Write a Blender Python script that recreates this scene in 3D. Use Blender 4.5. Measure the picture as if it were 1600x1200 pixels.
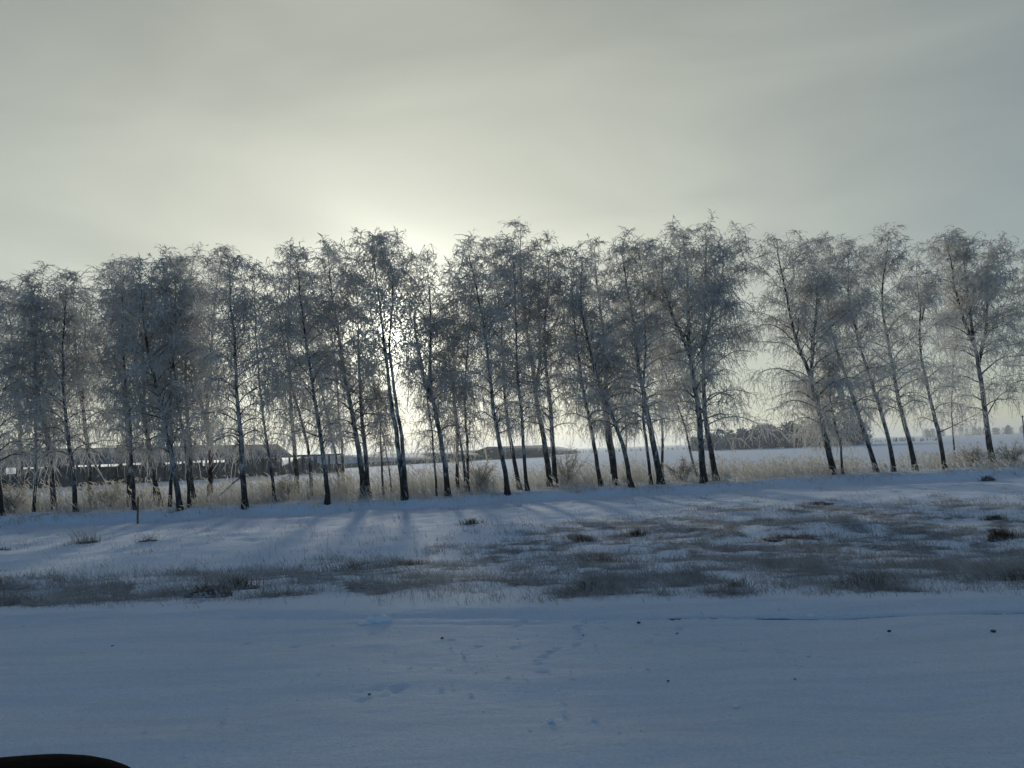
import bpy, bmesh, math, random
import numpy as np
from mathutils import Vector, Matrix

# ------------------------------------------------------------------ camera, world, sun, exposure
scene = bpy.context.scene
for o in list(bpy.data.objects):
    bpy.data.objects.remove(o, do_unlink=True)
COL = scene.collection

CAM = np.array([0.0, 0.0, 1.5])
PITCH, ROLL, FPX = math.radians(4.95), math.radians(2.12), 1200.0
_f = np.array([0, math.cos(PITCH), math.sin(PITCH)])
_r0 = np.array([1.0, 0, 0])
_u0 = np.cross(_r0, _f)
_r = _r0 * math.cos(ROLL) - _u0 * math.sin(ROLL)
_u = _u0 * math.cos(ROLL) + _r0 * math.sin(ROLL)

cd = bpy.data.cameras.new('camera')
cam = bpy.data.objects.new('camera', cd)
COL.objects.link(cam)
cd.sensor_width = 36.0
cd.lens = 36.0 * FPX / 1600.0
cd.clip_start = 0.05
cd.clip_end = 9000
M = Matrix(((_r[0], _u[0], -_f[0], CAM[0]), (_r[1], _u[1], -_f[1], CAM[1]), (_r[2], _u[2], -_f[2], CAM[2]), (0, 0, 0, 1)))
cam.matrix_world = M
scene.camera = cam


def ray(px, py):
    d = _f + _r * ((px - 800) / FPX) - _u * ((py - 600) / FPX)
    return d


SUN_DIR = ray(612, 522)
SUN_DIR = SUN_DIR / np.linalg.norm(SUN_DIR)
SUN_EL = math.asin(SUN_DIR[2])
SUN_AZ = math.atan2(SUN_DIR[0], SUN_DIR[1])       # clockwise from +Y

w = bpy.data.worlds.new('World')
scene.world = w
w.use_nodes = True
nt = w.node_tree
nt.nodes.clear()


def N(tree, typ, **kw):
    n = tree.nodes.new(typ)
    for k, v in kw.items():
        setattr(n, k, v)
    return n


def math_node(tree, op, a, b=None, clamp=False):
    n = N(tree, 'ShaderNodeMath', operation=op, use_clamp=clamp)
    for i, v in enumerate((a, b)):
        if v is None:
            continue
        if isinstance(v, (int, float)):
            n.inputs[i].default_value = v
        else:
            tree.links.new(v, n.inputs[i])
    return n.outputs[0]


out = N(nt, 'ShaderNodeOutputWorld')
sky = N(nt, 'ShaderNodeTexSky', sky_type='NISHITA')
sky.sun_disc = False
sky.sun_elevation = SUN_EL
sky.sun_rotation = SUN_AZ
sky.altitude = 100
sky.air_density = 1.0
sky.dust_density = 0.4
sky.ozone_density = 4.0
bg1 = N(nt, 'ShaderNodeBackground')
SKY_STRENGTH = 0.145
# thin ice-cloud veil: scatters sunlight forward, so it is bright round the sun and thins out away from it
tc = N(nt, 'ShaderNodeTexCoord')
dot = N(nt, 'ShaderNodeVectorMath', operation='DOT_PRODUCT')
nrm = N(nt, 'ShaderNodeVectorMath', operation='NORMALIZE')
nt.links.new(tc.outputs['Generated'], nrm.inputs[0])
nt.links.new(nrm.outputs[0], dot.inputs[0])
dot.inputs[1].default_value = tuple(SUN_DIR)
ang = math_node(nt, 'ARCCOSINE', math_node(nt, 'MINIMUM', dot.outputs['Value'], 0.999999))


def expo(scale, amp):
    e = math_node(nt, 'MULTIPLY', ang, -1.0 / scale)
    return math_node(nt, 'MULTIPLY', math_node(nt, 'EXPONENT', e), amp)


# soft cloud structure (streaks lying across the sky)
mp = N(nt, 'ShaderNodeMapping')
mp.inputs['Scale'].default_value = (1.3, 1.3, 4.5)
mp.inputs['Rotation'].default_value = (0.0, 0.35, 0.3)
nt.links.new(nrm.outputs[0], mp.inputs['Vector'])
cn = N(nt, 'ShaderNodeTexNoise')
cn.inputs['Scale'].default_value = 1.7
cn.inputs['Detail'].default_value = 4.0
cn.inputs['Roughness'].default_value = 0.45
cn.inputs['Distortion'].default_value = 0.6
nt.links.new(mp.outputs[0], cn.inputs['Vector'])
cl = N(nt, 'ShaderNodeMapRange')
cl.inputs['From Min'].default_value = 0.25
cl.inputs['From Max'].default_value = 0.75
cl.inputs['To Min'].default_value = 0.80
cl.inputs['To Max'].default_value = 1.20
nt.links.new(cn.outputs['Fac'], cl.inputs['Value'])
sep = N(nt, 'ShaderNodeSeparateXYZ')
nt.links.new(nrm.outputs[0], sep.inputs[0])
# the veil is seen through a longer slant low down, so it is denser towards the horizon
slant = math_node(nt, 'SUBTRACT', 1.21, math_node(nt, 'MULTIPLY', math_node(nt, 'MAXIMUM', sep.outputs['Z'], 0.0), 1.02))
broad = math_node(nt, 'MULTIPLY', expo(0.68, 0.93), slant)
broad = math_node(nt, 'MULTIPLY', math_node(nt, 'ADD', broad, expo(0.09, 0.36)), cl.outputs[0])
veil = math_node(nt, 'ADD', broad, expo(0.022, 14.0))
vc = N(nt, 'ShaderNodeMixRGB')
vc.inputs[1].default_value = (1.0, 1.0, 0.83, 1)
vc.inputs[2].default_value = (1.0, 1.0, 0.70, 1)
nt.links.new(math_node(nt, 'MULTIPLY', ang, 0.9, clamp=True), vc.inputs[0])
# where the veil is thick (towards the sun) it hides the blue behind it
hide = math_node(nt, 'EXPONENT', math_node(nt, 'MULTIPLY', math_node(nt, 'POWER', math_node(nt, 'DIVIDE', ang, 1.5), 2.0), -1.0))
clear = math_node(nt, 'SUBTRACT', 1.0, math_node(nt, 'MULTIPLY', hide, 0.92))
nt.links.new(sky.outputs[0], bg1.inputs['Color'])
nt.links.new(math_node(nt, 'MULTIPLY', clear, SKY_STRENGTH), bg1.inputs['Strength'])
bg2 = N(nt, 'ShaderNodeBackground')
nt.links.new(vc.outputs[0], bg2.inputs['Color'])
nt.links.new(veil, bg2.inputs['Strength'])
ad = N(nt, 'ShaderNodeAddShader')
nt.links.new(bg1.outputs[0], ad.inputs[0])
nt.links.new(bg2.outputs[0], ad.inputs[1])
nt.links.new(ad.outputs[0], out.inputs['Surface'])

sl = bpy.data.lights.new('sun', 'SUN')
sl.energy = 2.3
sl.angle = math.radians(3.2)
sl.color = (1.0, 0.93, 0.80)
sun = bpy.data.objects.new('sun', sl)
COL.objects.link(sun)
sun.rotation_euler = Vector(SUN_DIR).to_track_quat('Z', 'Y').to_euler()
sun.location = (-60, 300, 80)

scene.view_settings.view_transform = 'Standard'
scene.view_settings.look = 'None'
scene.view_settings.exposure = 0.06
scene.view_settings.gamma = 1.0
scene.view_settings.use_curve_mapping = False
scene.render.engine = 'CYCLES'
scene.cycles.use_denoising = True
scene.cycles.max_bounces = 4
scene.cycles.diffuse_bounces = 2
scene.cycles.transmission_bounces = 2
scene.cycles.volume_bounces = 0

# ------------------------------------------------------------------ helpers
rng = np.random.default_rng(11)


def hash2(ix, iy, s):
    h = (ix.astype(np.int64) * 374761393 + iy.astype(np.int64) * 668265263 + s * 1274126177) & 0xffffffff
    h = ((h ^ (h >> 13)) * 1274126177) & 0xffffffff
    h = h ^ (h >> 16)
    return (h & 0xffffff) / float(0xffffff)


def vnoise(x, y, s=0):
    x = np.asarray(x, float); y = np.asarray(y, float)
    ix = np.floor(x); iy = np.floor(y)
    fx = x - ix; fy = y - iy
    fx = fx * fx * (3 - 2 * fx); fy = fy * fy * (3 - 2 * fy)
    a = hash2(ix, iy, s); b = hash2(ix + 1, iy, s); c = hash2(ix, iy + 1, s); d = hash2(ix + 1, iy + 1, s)
    return (a * (1 - fx) + b * fx) * (1 - fy) + (c * (1 - fx) + d * fx) * fy


def fbm(x, y, s=0, o=4):
    t = 0.0; a = 0.5; n = 0.0
    for i in range(o):
        t = t + a * vnoise(np.asarray(x) * 2 ** i + 17.3 * i, np.asarray(y) * 2 ** i - 9.1 * i, s + i)
        n += a; a *= 0.5
    return t / n


def sstep(a, b, x):
    t = np.clip((np.asarray(x, float) - a) / (b - a), 0, 1)
    return t * t * (3 - 2 * t)


def mesh_np(name, V, quads=None, tris=None, smooth=True):
    me = bpy.data.meshes.new(name)
    V = np.ascontiguousarray(V, dtype=np.float32)
    nq = 0 if quads is None else len(quads)
    ntr = 0 if tris is None else len(tris)
    idx = []
    if nq: idx.append(np.asarray(quads).ravel())
    if ntr: idx.append(np.asarray(tris).ravel())
    idx = np.concatenate(idx).astype(np.int32)
    me.vertices.add(len(V)); me.vertices.foreach_set('co', V.ravel())
    me.loops.add(len(idx)); me.loops.foreach_set('vertex_index', idx)
    me.polygons.add(nq + ntr)
    starts = np.concatenate([np.arange(nq) * 4, nq * 4 + np.arange(ntr) * 3]).astype(np.int32)
    totals = np.concatenate([np.full(nq, 4), np.full(ntr, 3)]).astype(np.int32)
    me.polygons.foreach_set('loop_start', starts)
    me.polygons.foreach_set('loop_total', totals)
    if smooth:
        me.polygons.foreach_set('use_smooth', np.ones(nq + ntr, dtype=bool))
    me.update(calc_edges=True)
    return me


def link(name, me, mat=None, parent=None):
    o = bpy.data.objects.new(name, me)
    COL.objects.link(o)
    if mat is not None and me is not None and not me.materials:
        me.materials.append(mat)
    if parent is not None:
        o.parent = parent
    return o


def tag(o, label=None, cat=None, group=None, kind=None):
    if label: o['label'] = label
    if cat: o['category'] = cat
    if group: o['group'] = group
    if kind: o['kind'] = kind
    return o


def empty(name, loc, label=None, cat=None, group=None):
    o = bpy.data.objects.new(name, None)
    COL.objects.link(o)
    o.location = loc
    o.empty_display_size = 0.2
    tag(o, label, cat, group)
    return o


def norm(v):
    return v / np.maximum(np.linalg.norm(v, axis=-1, keepdims=True), 1e-9)


def tubes(P, R, sides=5, rg=rng):
    """P (n,k,3) centre lines, R (n,k) radii -> verts, quads; sides=2 makes a ribbon."""
    n, k, _ = P.shape
    T = np.empty_like(P)
    T[:, 1:-1] = P[:, 2:] - P[:, :-2]; T[:, 0] = P[:, 1] - P[:, 0]; T[:, -1] = P[:, -1] - P[:, -2]
    T = norm(T)
    ref = norm(rg.normal(size=(n, 1, 3)))
    B = norm(np.cross(T, ref)); C = np.cross(T, B)
    if sides == 2:
        V = np.stack([P - B * R[..., None], P + B * R[..., None]], axis=2)
    else:
        a = np.arange(sides) * 2 * math.pi / sides
        V = P[:, :, None, :] + R[:, :, None, None] * (B[:, :, None, :] * np.cos(a)[None, None, :, None] + C[:, :, None, :] * np.sin(a)[None, None, :, None])
    V = V.reshape(-1, 3)
    base = (np.arange(n)[:, None] * k + np.arange(k - 1)[None, :]) * sides
    if sides == 2:
        Q = np.stack([base, base + 1, base + 3, base + 2], axis=-1).reshape(-1, 4)
    else:
        j = np.arange(sides); jn = (j + 1) % sides
        b = base[..., None]
        Q = np.stack([b + j, b + jn, b + sides + jn, b + sides + j], axis=-1).reshape(-1, 4)
    return V, Q


def join(parts):
    Vs, Qs, off = [], [], 0
    for V, Q in parts:
        Vs.append(V); Qs.append(Q + off); off += len(V)
    return np.concatenate(Vs), np.concatenate(Qs)


def boxes_mesh(name, specs):
    """specs: list of 8-corner arrays or (cx,cy,cz,sx,sy,sz) boxes -> one mesh."""
    Vs, Qs, off = [], [], 0
    q = np.array([[0, 3, 2, 1], [4, 5, 6, 7], [0, 1, 5, 4], [1, 2, 6, 5], [2, 3, 7, 6], [3, 0, 4, 7]])
    for s in specs:
        s = np.asarray(s, float)
        if s.shape == (6,):
            c, h = s[:3], s[3:] / 2
            s = np.array([[-1, -1, -1], [1, -1, -1], [1, 1, -1], [-1, 1, -1], [-1, -1, 1], [1, -1, 1], [1, 1, 1], [-1, 1, 1]]) * h + c
        Vs.append(s); Qs.append(q + off); off += 8
    return mesh_np(name, np.concatenate(Vs), np.concatenate(Qs), smooth=False)


# ------------------------------------------------------------------ materials
def new_mat(name):
    m = bpy.data.materials.new(name)
    m.use_nodes = True
    t = m.node_tree
    b = t.nodes['Principled BSDF']
    return m, t, b


def noise(t, scale, detail=4, rough=0.55, vec=None, dist=0.0):
    n = N(t, 'ShaderNodeTexNoise')
    n.inputs['Scale'].default_value = scale
    n.inputs['Detail'].default_value = detail
    n.inputs['Roughness'].default_value = rough
    n.inputs['Distortion'].default_value = dist
    if vec is not None:
        t.links.new(vec, n.inputs['Vector'])
    return n.outputs['Fac']


def ramp(t, fac, stops):
    r = N(t, 'ShaderNodeValToRGB')
    e = r.color_ramp.elements
    while len(e) < len(stops): e.new(0.5)
    for el, (p, c) in zip(e, stops):
        el.position = p
        el.color = (c, c, c, 1) if isinstance(c, (int, float)) else tuple(c) + (1,)
    t.links.new(fac, r.inputs[0])
    return r.outputs[0]


def mixc(t, fac, a, b):
    m = N(t, 'ShaderNodeMixRGB')
    for i, v in ((0, fac), (1, a), (2, b)):
        if isinstance(v, (int, float)): m.inputs[i].default_value = v
        elif isinstance(v, tuple): m.inputs[i].default_value = v + (1,) if len(v) == 3 else v
        else: t.links.new(v, m.inputs[i])
    return m.outputs[0]


def bump(t, h, strength, dist=0.02, prev=None):
    b = N(t, 'ShaderNodeBump')
    b.inputs['Strength'].default_value = strength
    b.inputs['Distance'].default_value = dist
    t.links.new(h, b.inputs['Height'])
    if prev is not None: t.links.new(prev, b.inputs['Normal'])
    return b.outputs[0]


def world_pos(t, scale=(1, 1, 1)):
    g = N(t, 'ShaderNodeNewGeometry')
    m = N(t, 'ShaderNodeMapping')
    m.inputs['Scale'].default_value = scale
    t.links.new(g.outputs['Position'], m.inputs['Vector'])
    return m.outputs[0]


SNOW = (0.76, 0.79, 0.84)


def mat_ground():
    m, t, b = new_mat('snowy_grass')
    at = N(t, 'ShaderNodeAttribute', attribute_name='cover')
    p = world_pos(t)
    n1 = noise(t, 7.0, 6, 0.75, p)
    n2 = noise(t, 34.0, 3, 0.7, p)
    brk = math_node(t, 'ADD', math_node(t, 'MULTIPLY', n1, 0.75), math_node(t, 'MULTIPLY', n2, 0.55))
    f = math_node(t, 'SUBTRACT', math_node(t, 'ADD', at.outputs['Fac'], brk), 1.05)
    f = math_node(t, 'MULTIPLY', f, 5.0, clamp=True)
    gcol = ramp(t, noise(t, 11.0, 5, 0.7, p), [(0.35, (0.11, 0.107, 0.102)), (0.5, (0.27, 0.27, 0.268)), (0.62, (0.58, 0.61, 0.66))])
    scol = mixc(t, noise(t, 0.8, 4, 0.6, p), (0.70, 0.77, 0.86), (0.80, 0.85, 0.91))
    t.links.new(mixc(t, f, scol, gcol), b.inputs['Base Color'])
    b.inputs['Roughness'].default_value = 0.95
    b.inputs['Specular IOR Level'].default_value = 0.05
    h = math_node(t, 'ADD', n1, math_node(t, 'MULTIPLY', n2, 0.4))
    t.links.new(bump(t, h, 0.6, 0.05), b.inputs['Normal'])
    return m


def mat_road():
    m, t, b = new_mat('packed_snow')
    p = world_pos(t, (0.6, 1.6, 1))
    p2 = world_pos(t)
    big = noise(t, 0.7, 4, 0.6, p)
    fine = noise(t, 55.0, 3, 0.75, p2)
    mid = noise(t, 9.0, 4, 0.6, p)
    scol = mixc(t, big, (0.75, 0.82, 0.89), (0.84, 0.89, 0.93))
    strk = noise(t, 2.2, 6, 0.7, world_pos(t, (0.25, 2.2, 1)))
    scol = mixc(t, ramp(t, strk, [(0.42, 0.0), (0.62, 0.55)]), scol, (0.64, 0.71, 0.79))
    grain = noise(t, 48.0, 6, 0.85, p2)
    scol = mixc(t, ramp(t, grain, [(0.45, 0.0), (0.68, 0.75)]), scol, (0.54, 0.60, 0.69))
    at = N(t, 'ShaderNodeAttribute', attribute_name='cover')
    f = math_node(t, 'MULTIPLY', math_node(t, 'SUBTRACT', math_node(t, 'ADD', at.outputs['Fac'], math_node(t, 'MULTIPLY', mid, 0.6)), 0.75), 4.0, clamp=True)
    t.links.new(mixc(t, f, scol, (0.17, 0.15, 0.12)), b.inputs['Base Color'])
    b.inputs['Roughness'].default_value = 0.95
    b.inputs['Specular IOR Level'].default_value = 0.05
    n0 = bump(t, mid, 0.6, 0.04)
    t.links.new(bump(t, fine, 0.8, 0.02, n0), b.inputs['Normal'])
    return m


def mat_thin(name, stops, scale, trans, tcol, rough=0.7):
    """thin plant matter: diffuse plus light let through."""
    m, t, b = new_mat(name)
    p = world_pos(t)
    c = ramp(t, noise(t, scale, 3, 0.6, p), stops)
    t.links.new(c, b.inputs['Base Color'])
    b.inputs['Roughness'].default_value = rough
    b.inputs['Specular IOR Level'].default_value = 0.15
    tr = N(t, 'ShaderNodeBsdfTranslucent')
    tr.inputs['Color'].default_value = tcol + (1,)
    mx = N(t, 'ShaderNodeMixShader')
    mx.inputs[0].default_value = trans
    t.links.new(b.outputs[0], mx.inputs[1]); t.links.new(tr.outputs[0], mx.inputs[2])
    t.links.new(mx.outputs[0], t.nodes['Material Output'].inputs['Surface'])
    return m


def mat_bark():
    m, t, b = new_mat('birch_bark')
    tcn = N(t, 'ShaderNodeTexCoord')
    mpn = N(t, 'ShaderNodeMapping')
    mpn.inputs['Scale'].default_value = (3.0, 3.0, 1.6)
    g = N(t, 'ShaderNodeNewGeometry')
    t.links.new(g.outputs['Position'], mpn.inputs['Vector'])
    n1 = noise(t, 1.6, 5, 0.7, mpn.outputs[0], 0.4)
    at = N(t, 'ShaderNodeAttribute', attribute_name='up')          # 0 at the foot, 1 at the top
    low = N(t, 'ShaderNodeMapRange')
    low.inputs['From Min'].default_value = 0.0; low.inputs['From Max'].default_value = 0.16
    low.inputs['To Min'].default_value = 0.30; low.inputs['To Max'].default_value = 0.0
    t.links.new(at.outputs['Fac'], low.inputs['Value'])
    hi = N(t, 'ShaderNodeMapRange')
    hi.inputs['From Min'].default_value = 0.5; hi.inputs['From Max'].default_value = 0.9
    hi.inputs['To Min'].default_value = 0.0; hi.inputs['To Max'].default_value = 0.25
    t.links.new(at.outputs['Fac'], hi.inputs['Value'])
    v = math_node(t, 'SUBTRACT', math_node(t, 'SUBTRACT', n1, low.outputs[0]), hi.outputs[0])
    c = ramp(t, v, [(0.33, (0.025, 0.024, 0.024)), (0.45, (0.09, 0.088, 0.088)), (0.56, (0.32, 0.317, 0.315)), (0.74, (0.58, 0.58, 0.58))])
    t.links.new(c, b.inputs['Base Color'])
    b.inputs['Roughness'].default_value = 0.8
    b.inputs['Specular IOR Level'].default_value = 0.2
    t.links.new(bump(t, n1, 0.5, 0.03), b.inputs['Normal'])
    return m


def mat_simple(name, stops, scale=3.0, rough=0.8, bs=0.3, metal=0.0):
    m, t, b = new_mat(name)
    p = world_pos(t)
    n = noise(t, scale, 5, 0.65, p)
    t.links.new(ramp(t, n, stops), b.inputs['Base Color'])
    b.inputs['Roughness'].default_value = rough
    b.inputs['Specular IOR Level'].default_value = 0.2
    t.links.new(bump(t, n, bs, 0.03), b.inputs['Normal'])
    return m


MG = mat_ground()
MR = mat_road()
M_BARK = mat_bark()
M_BRANCH = mat_simple('frosted_branch', [(0.35, (0.03, 0.028, 0.028)), (0.6, (0.10, 0.095, 0.095)), (0.8, (0.30, 0.30, 0.31))], 9.0)
M_TWIG = mat_thin('frosted_twig', [(0.3, (0.25, 0.245, 0.24)), (0.5, (0.48, 0.475, 0.468)), (0.75, (0.74, 0.74, 0.735))], 1.3, 0.40, (0.74, 0.73, 0.70))
M_TALL = mat_thin('dry_frosted_grass', [(0.3, (0.20, 0.18, 0.155)), (0.5, (0.43, 0.41, 0.38)), (0.75, (0.70, 0.70, 0.68))], 1.6, 0.42, (0.60, 0.57, 0.50))
M_SHORT = mat_thin('dead_verge_grass', [(0.3, (0.095, 0.093, 0.090)), (0.48, (0.25, 0.252, 0.252)), (0.7, (0.58, 0.61, 0.64))], 2.5, 0.3, (0.40, 0.40, 0.39))
M_EARTH = mat_simple('dark_earth', [(0.3, (0.03, 0.026, 0.022)), (0.5, (0.08, 0.072, 0.062)), (0.62, (0.45, 0.46, 0.48))], 22.0, bs=0.7)
M_ROOF = mat_simple('old_slate_roof', [(0.3, (0.10, 0.11, 0.12)), (0.6, (0.20, 0.21, 0.22)), (0.8, (0.42, 0.44, 0.46))], 0.6, bs=0.3)
M_ROOFSNOW = mat_simple('snow_dusted_roof', [(0.3, (0.30, 0.33, 0.37)), (0.6, (0.50, 0.53, 0.57)), (0.8, (0.66, 0.69, 0.73))], 0.5, bs=0.3)
M_WALL = mat_simple('weathered_wall', [(0.3, (0.045, 0.05, 0.056)), (0.6, (0.09, 0.098, 0.108)), (0.85, (0.2, 0.21, 0.22))], 1.2)
M_TIMBER = mat_simple('dark_timber', [(0.3, (0.02, 0.021, 0.023)), (0.7, (0.06, 0.062, 0.068))], 4.0)
M_STAKE = mat_simple('brown_stake', [(0.3, (0.12, 0.065, 0.03)), (0.7, (0.24, 0.14, 0.07))], 8.0)
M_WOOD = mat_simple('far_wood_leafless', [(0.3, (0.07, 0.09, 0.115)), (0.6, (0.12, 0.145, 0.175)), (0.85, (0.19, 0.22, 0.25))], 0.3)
M_CONIF = mat_simple('dark_evergreen', [(0.3, (0.012, 0.017, 0.012)), (0.7, (0.04, 0.05, 0.038))], 2.0)
M_SNOWLUMP = mat_simple('snow_lump', [(0.3, (0.62, 0.66, 0.72)), (0.7, (0.78, 0.80, 0.83))], 12.0, bs=0.5)
M_RED = mat_simple('red_plastic', [(0.3, (0.35, 0.02, 0.02)), (0.7, (0.5, 0.04, 0.03))], 12.0, rough=0.5)
_b = mat_simple('black_plastic', [(0.3, (0.0015, 0.0015, 0.0017)), (0.7, (0.003, 0.003, 0.0032))], 60.0, rough=0.9, bs=0.1)
_b.node_tree.nodes['Principled BSDF'].inputs['Specular IOR Level'].default_value = 0.03
M_BLACK = _b

# ------------------------------------------------------------------ terrain
ZL = -0.75                                   # level of the land beyond the embankment
YAW = math.atan(0.115)                       # the road runs slightly away to the left
CY, SY = math.cos(YAW), math.sin(YAW)
EDGE = 7.45 * CY                             # far edge of the snowy road, measured square to it


def dist_road(x, y):
    return np.asarray(x) * SY + np.asarray(y) * CY


def row_edge(x):                             # near edge of the grassy tree strip
    return 34.2 + 0.215 * np.asarray(x, float)


def ground_z(x, y):
    x = np.asarray(x, float); y = np.asarray(y, float)
    d = dist_road(x, y)
    z = ZL * sstep(EDGE - 0.2, EDGE + 9.5, d)
    near = 1 - sstep(60, 120, np.hypot(x, y))
    z = z + near * sstep(EDGE + 0.3, EDGE + 2.5, d) * ((fbm(x * 0.35, y * 0.35, 3) - 0.5) * 0.26 + (fbm(x * 1.9, y * 1.9, 7, 3) - 0.5) * 0.12)
    e = y - row_edge(x)
    z = z + 0.36 * sstep(-0.35, 0.45, e + (fbm(x * 0.5, y * 0.5, 21, 3) - 0.5) * 1.6) * (1 - sstep(12, 25, e))
    z = z - 0.10 * (1 - sstep(EDGE - 0.8, EDGE + 0.2, d)) * sstep(-7, -5, d)
    far = sstep(100, 600, y)
    z = z + far * (fbm(x * 0.004, y * 0.004, 41, 2) - 0.5) * 0.6
    return z


def ground_hit(px, py, zoff=0.0):
    d = ray(px, py)
    t = 40.0
    for _ in range(40):
        p = CAM + d * t
        zg = float(ground_z(p[0], p[1])) + zoff
        tn = (zg - CAM[2]) / d[2] if d[2] < -1e-4 else 400.0
        t = 0.5 * t + 0.5 * min(max(tn, 1.0), 800.0)
    p = CAM + d * t
    p[2] = float(ground_z(p[0], p[1])) + zoff
    return p


def at_depth(px, py, y):
    d = ray(px, py)
    return CAM + d * ((y - CAM[1]) / d[1])


def cover(x, y):
    """how much dead grass shows through the snow, 0..1."""
    d = dist_road(x, y)
    e = y - row_edge(x)
    a = np.arctan2(x, np.maximum(y, 0.1))
    side = sstep(-0.25, 0.42, a)
    pat = fbm(x * 0.42, y * 0.42, 51, 4)
    pat2 = fbm(x * 1.9, y * 1.9, 61, 3)
    band = sstep(EDGE + 0.1, EDGE + 0.9, d) * (1 - sstep(0.65, 1.0, d / (15.5 + 20 * sstep(-0.5, 0.35, a) + 4 * (pat - 0.5))))
    v = band * (0.315 + 0.145 * side + (pat - 0.5) * 0.6 + (pat2 - 0.5) * 1.5)
    front = np.exp(-((d - EDGE - 1.6) / 1.5) ** 2)
    v = v + front * 0.12
    strip = sstep(-0.7, 0.4, e + (fbm(x * 0.5, y * 0.5, 21, 3) - 0.5) * 1.6) * (1 - sstep(7, 11, e))
    v = np.maximum(v, strip * (0.35 + (pat2 - 0.5) * 0.6))
    fieldm = sstep(9, 13, e)
    v = np.maximum(v, fieldm * (0.18 + 0.16 * (fbm(x * 0.02, y * 0.25, 71, 3) - 0.5)))
    return np.clip(v, 0, 1)


def add_cover(me, V):
    c = cover(V[:, 0], V[:, 1]).astype(np.float32)
    a = me.attributes.new('cover', 'FLOAT', 'POINT')
    a.data.foreach_set('value', c)


ys = np.concatenate([np.linspace(-40, 4, 16)[:-1], np.exp(np.linspace(math.log(4), math.log(70), 270))[:-1], np.exp(np.linspace(math.log(70), math.log(3290), 70))])
us = np.linspace(-1, 1, 350)
us = np.sign(us) * (0.55 * np.abs(us) + 0.45 * np.abs(us) ** 3)
Yg, Ug = np.meshgrid(ys, us, indexing='ij')
Xg = Ug * (np.abs(Yg) * 1.45 + 14)
Vg = np.stack([Xg, Yg, ground_z(Xg, Yg)], -1).reshape(-1, 3)
r_, c_ = len(ys), len(us)
ii = (np.arange(r_ - 1)[:, None] * c_ + np.arange(c_ - 1)[None, :])
Qg = np.stack([ii, ii + 1, ii + c_ + 1, ii + c_], -1).reshape(-1, 4)
me = mesh_np('ground', Vg, Qg)
add_cover(me, Vg)
tag(link('ground', me, MG), 'snow covered verge and field with dead grass showing through', kind='structure')

# snow covered road (near), slightly raised; ruts and animal tracks pressed in
FOOT = []


def trail(pts, step=0.13, r=0.028, dep=0.022, jitter=0.03):
    P = []
    for (px, py) in pts:
        d = ray(px, py)
        P.append((CAM + d * (CAM[2] / -d[2]))[:2])
    P = np.array(P)
    seg = np.linalg.norm(np.diff(P, axis=0), axis=1)
    s = np.concatenate([[0], np.cumsum(seg)])
    for q in np.arange(0, s[-1], step):
        FOOT.append((np.interp(q, s, P[:, 0]) + rng.normal() * jitter, np.interp(q, s, P[:, 1]) + rng.normal() * jitter, r * rng.uniform(0.7, 1.3), dep * rng.uniform(0.5, 1.2)))


trail([(914, 958), (910, 985), (900, 1005), (893, 1012)], 0.09)
trail([(893, 1012), (868, 1016), (852, 1020), (849, 1042), (846, 1058)], 0.10)
trail([(822, 972), (806, 984)], 0.11)
trail([(944, 972), (932, 990)], 0.12)
trail([(1010, 1000), (1056, 982), (1050, 996)], 0.16)
trail([(1100, 1006), (1140, 1014), (1190, 1022), (1240, 1020)], 0.2)
trail([(700, 1005), (760, 1015), (905, 1012)], 0.3)
trail([(380, 1010), (440, 1016), (500, 1003)], 0.25)
trail([(1040, 970), (1100, 968), (1170, 967)], 0.1, 0.04, 0.02)
trail([(600, 1075), (640, 1083), (615, 1090), (560, 1086)], 0.07, 0.04, 0.01, 0.06)

dr = np.concatenate([np.linspace(-6, 3.0, 14)[:-1], np.linspace(3.0, EDGE + 0.75, 230)])
ur = np.linspace(-1, 1, 420)
ur = np.sign(ur) * (0.47 * np.abs(ur) + 0.53 * np.abs(ur) ** 5)
Dr, Ur = np.meshgrid(dr, ur, indexing='ij')
Lr = Ur * (np.abs(Dr) * 1.05 + 6)                # along the road
Xr = Lr * CY + Dr * SY
Yr = Dr * CY - Lr * SY
Zr = 0.02 + (fbm(Lr * 0.25, Dr * 0.8, 5, 3) - 0.5) * 0.05 + (fbm(Lr * 1.2, Dr * 2.5, 9, 3) - 0.5) * 0.035 + (fbm(Lr * 6, Dr * 9, 15, 2) - 0.5) * 0.008
edge_n = EDGE + 0.05 + (fbm(Lr * 0.7, Lr * 0 + 3.3, 25, 3) - 0.5) * 0.55
Zr = Zr - 0.24 * sstep(-0.15, 0.6, Dr - edge_n) + 0.035 * np.exp(-((Dr - edge_n + 0.15) / 0.18) ** 2)
Zr = np.where(Dr < -4, Zr - 0.1 * sstep(0, 2, -4 - Dr), Zr)
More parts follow.
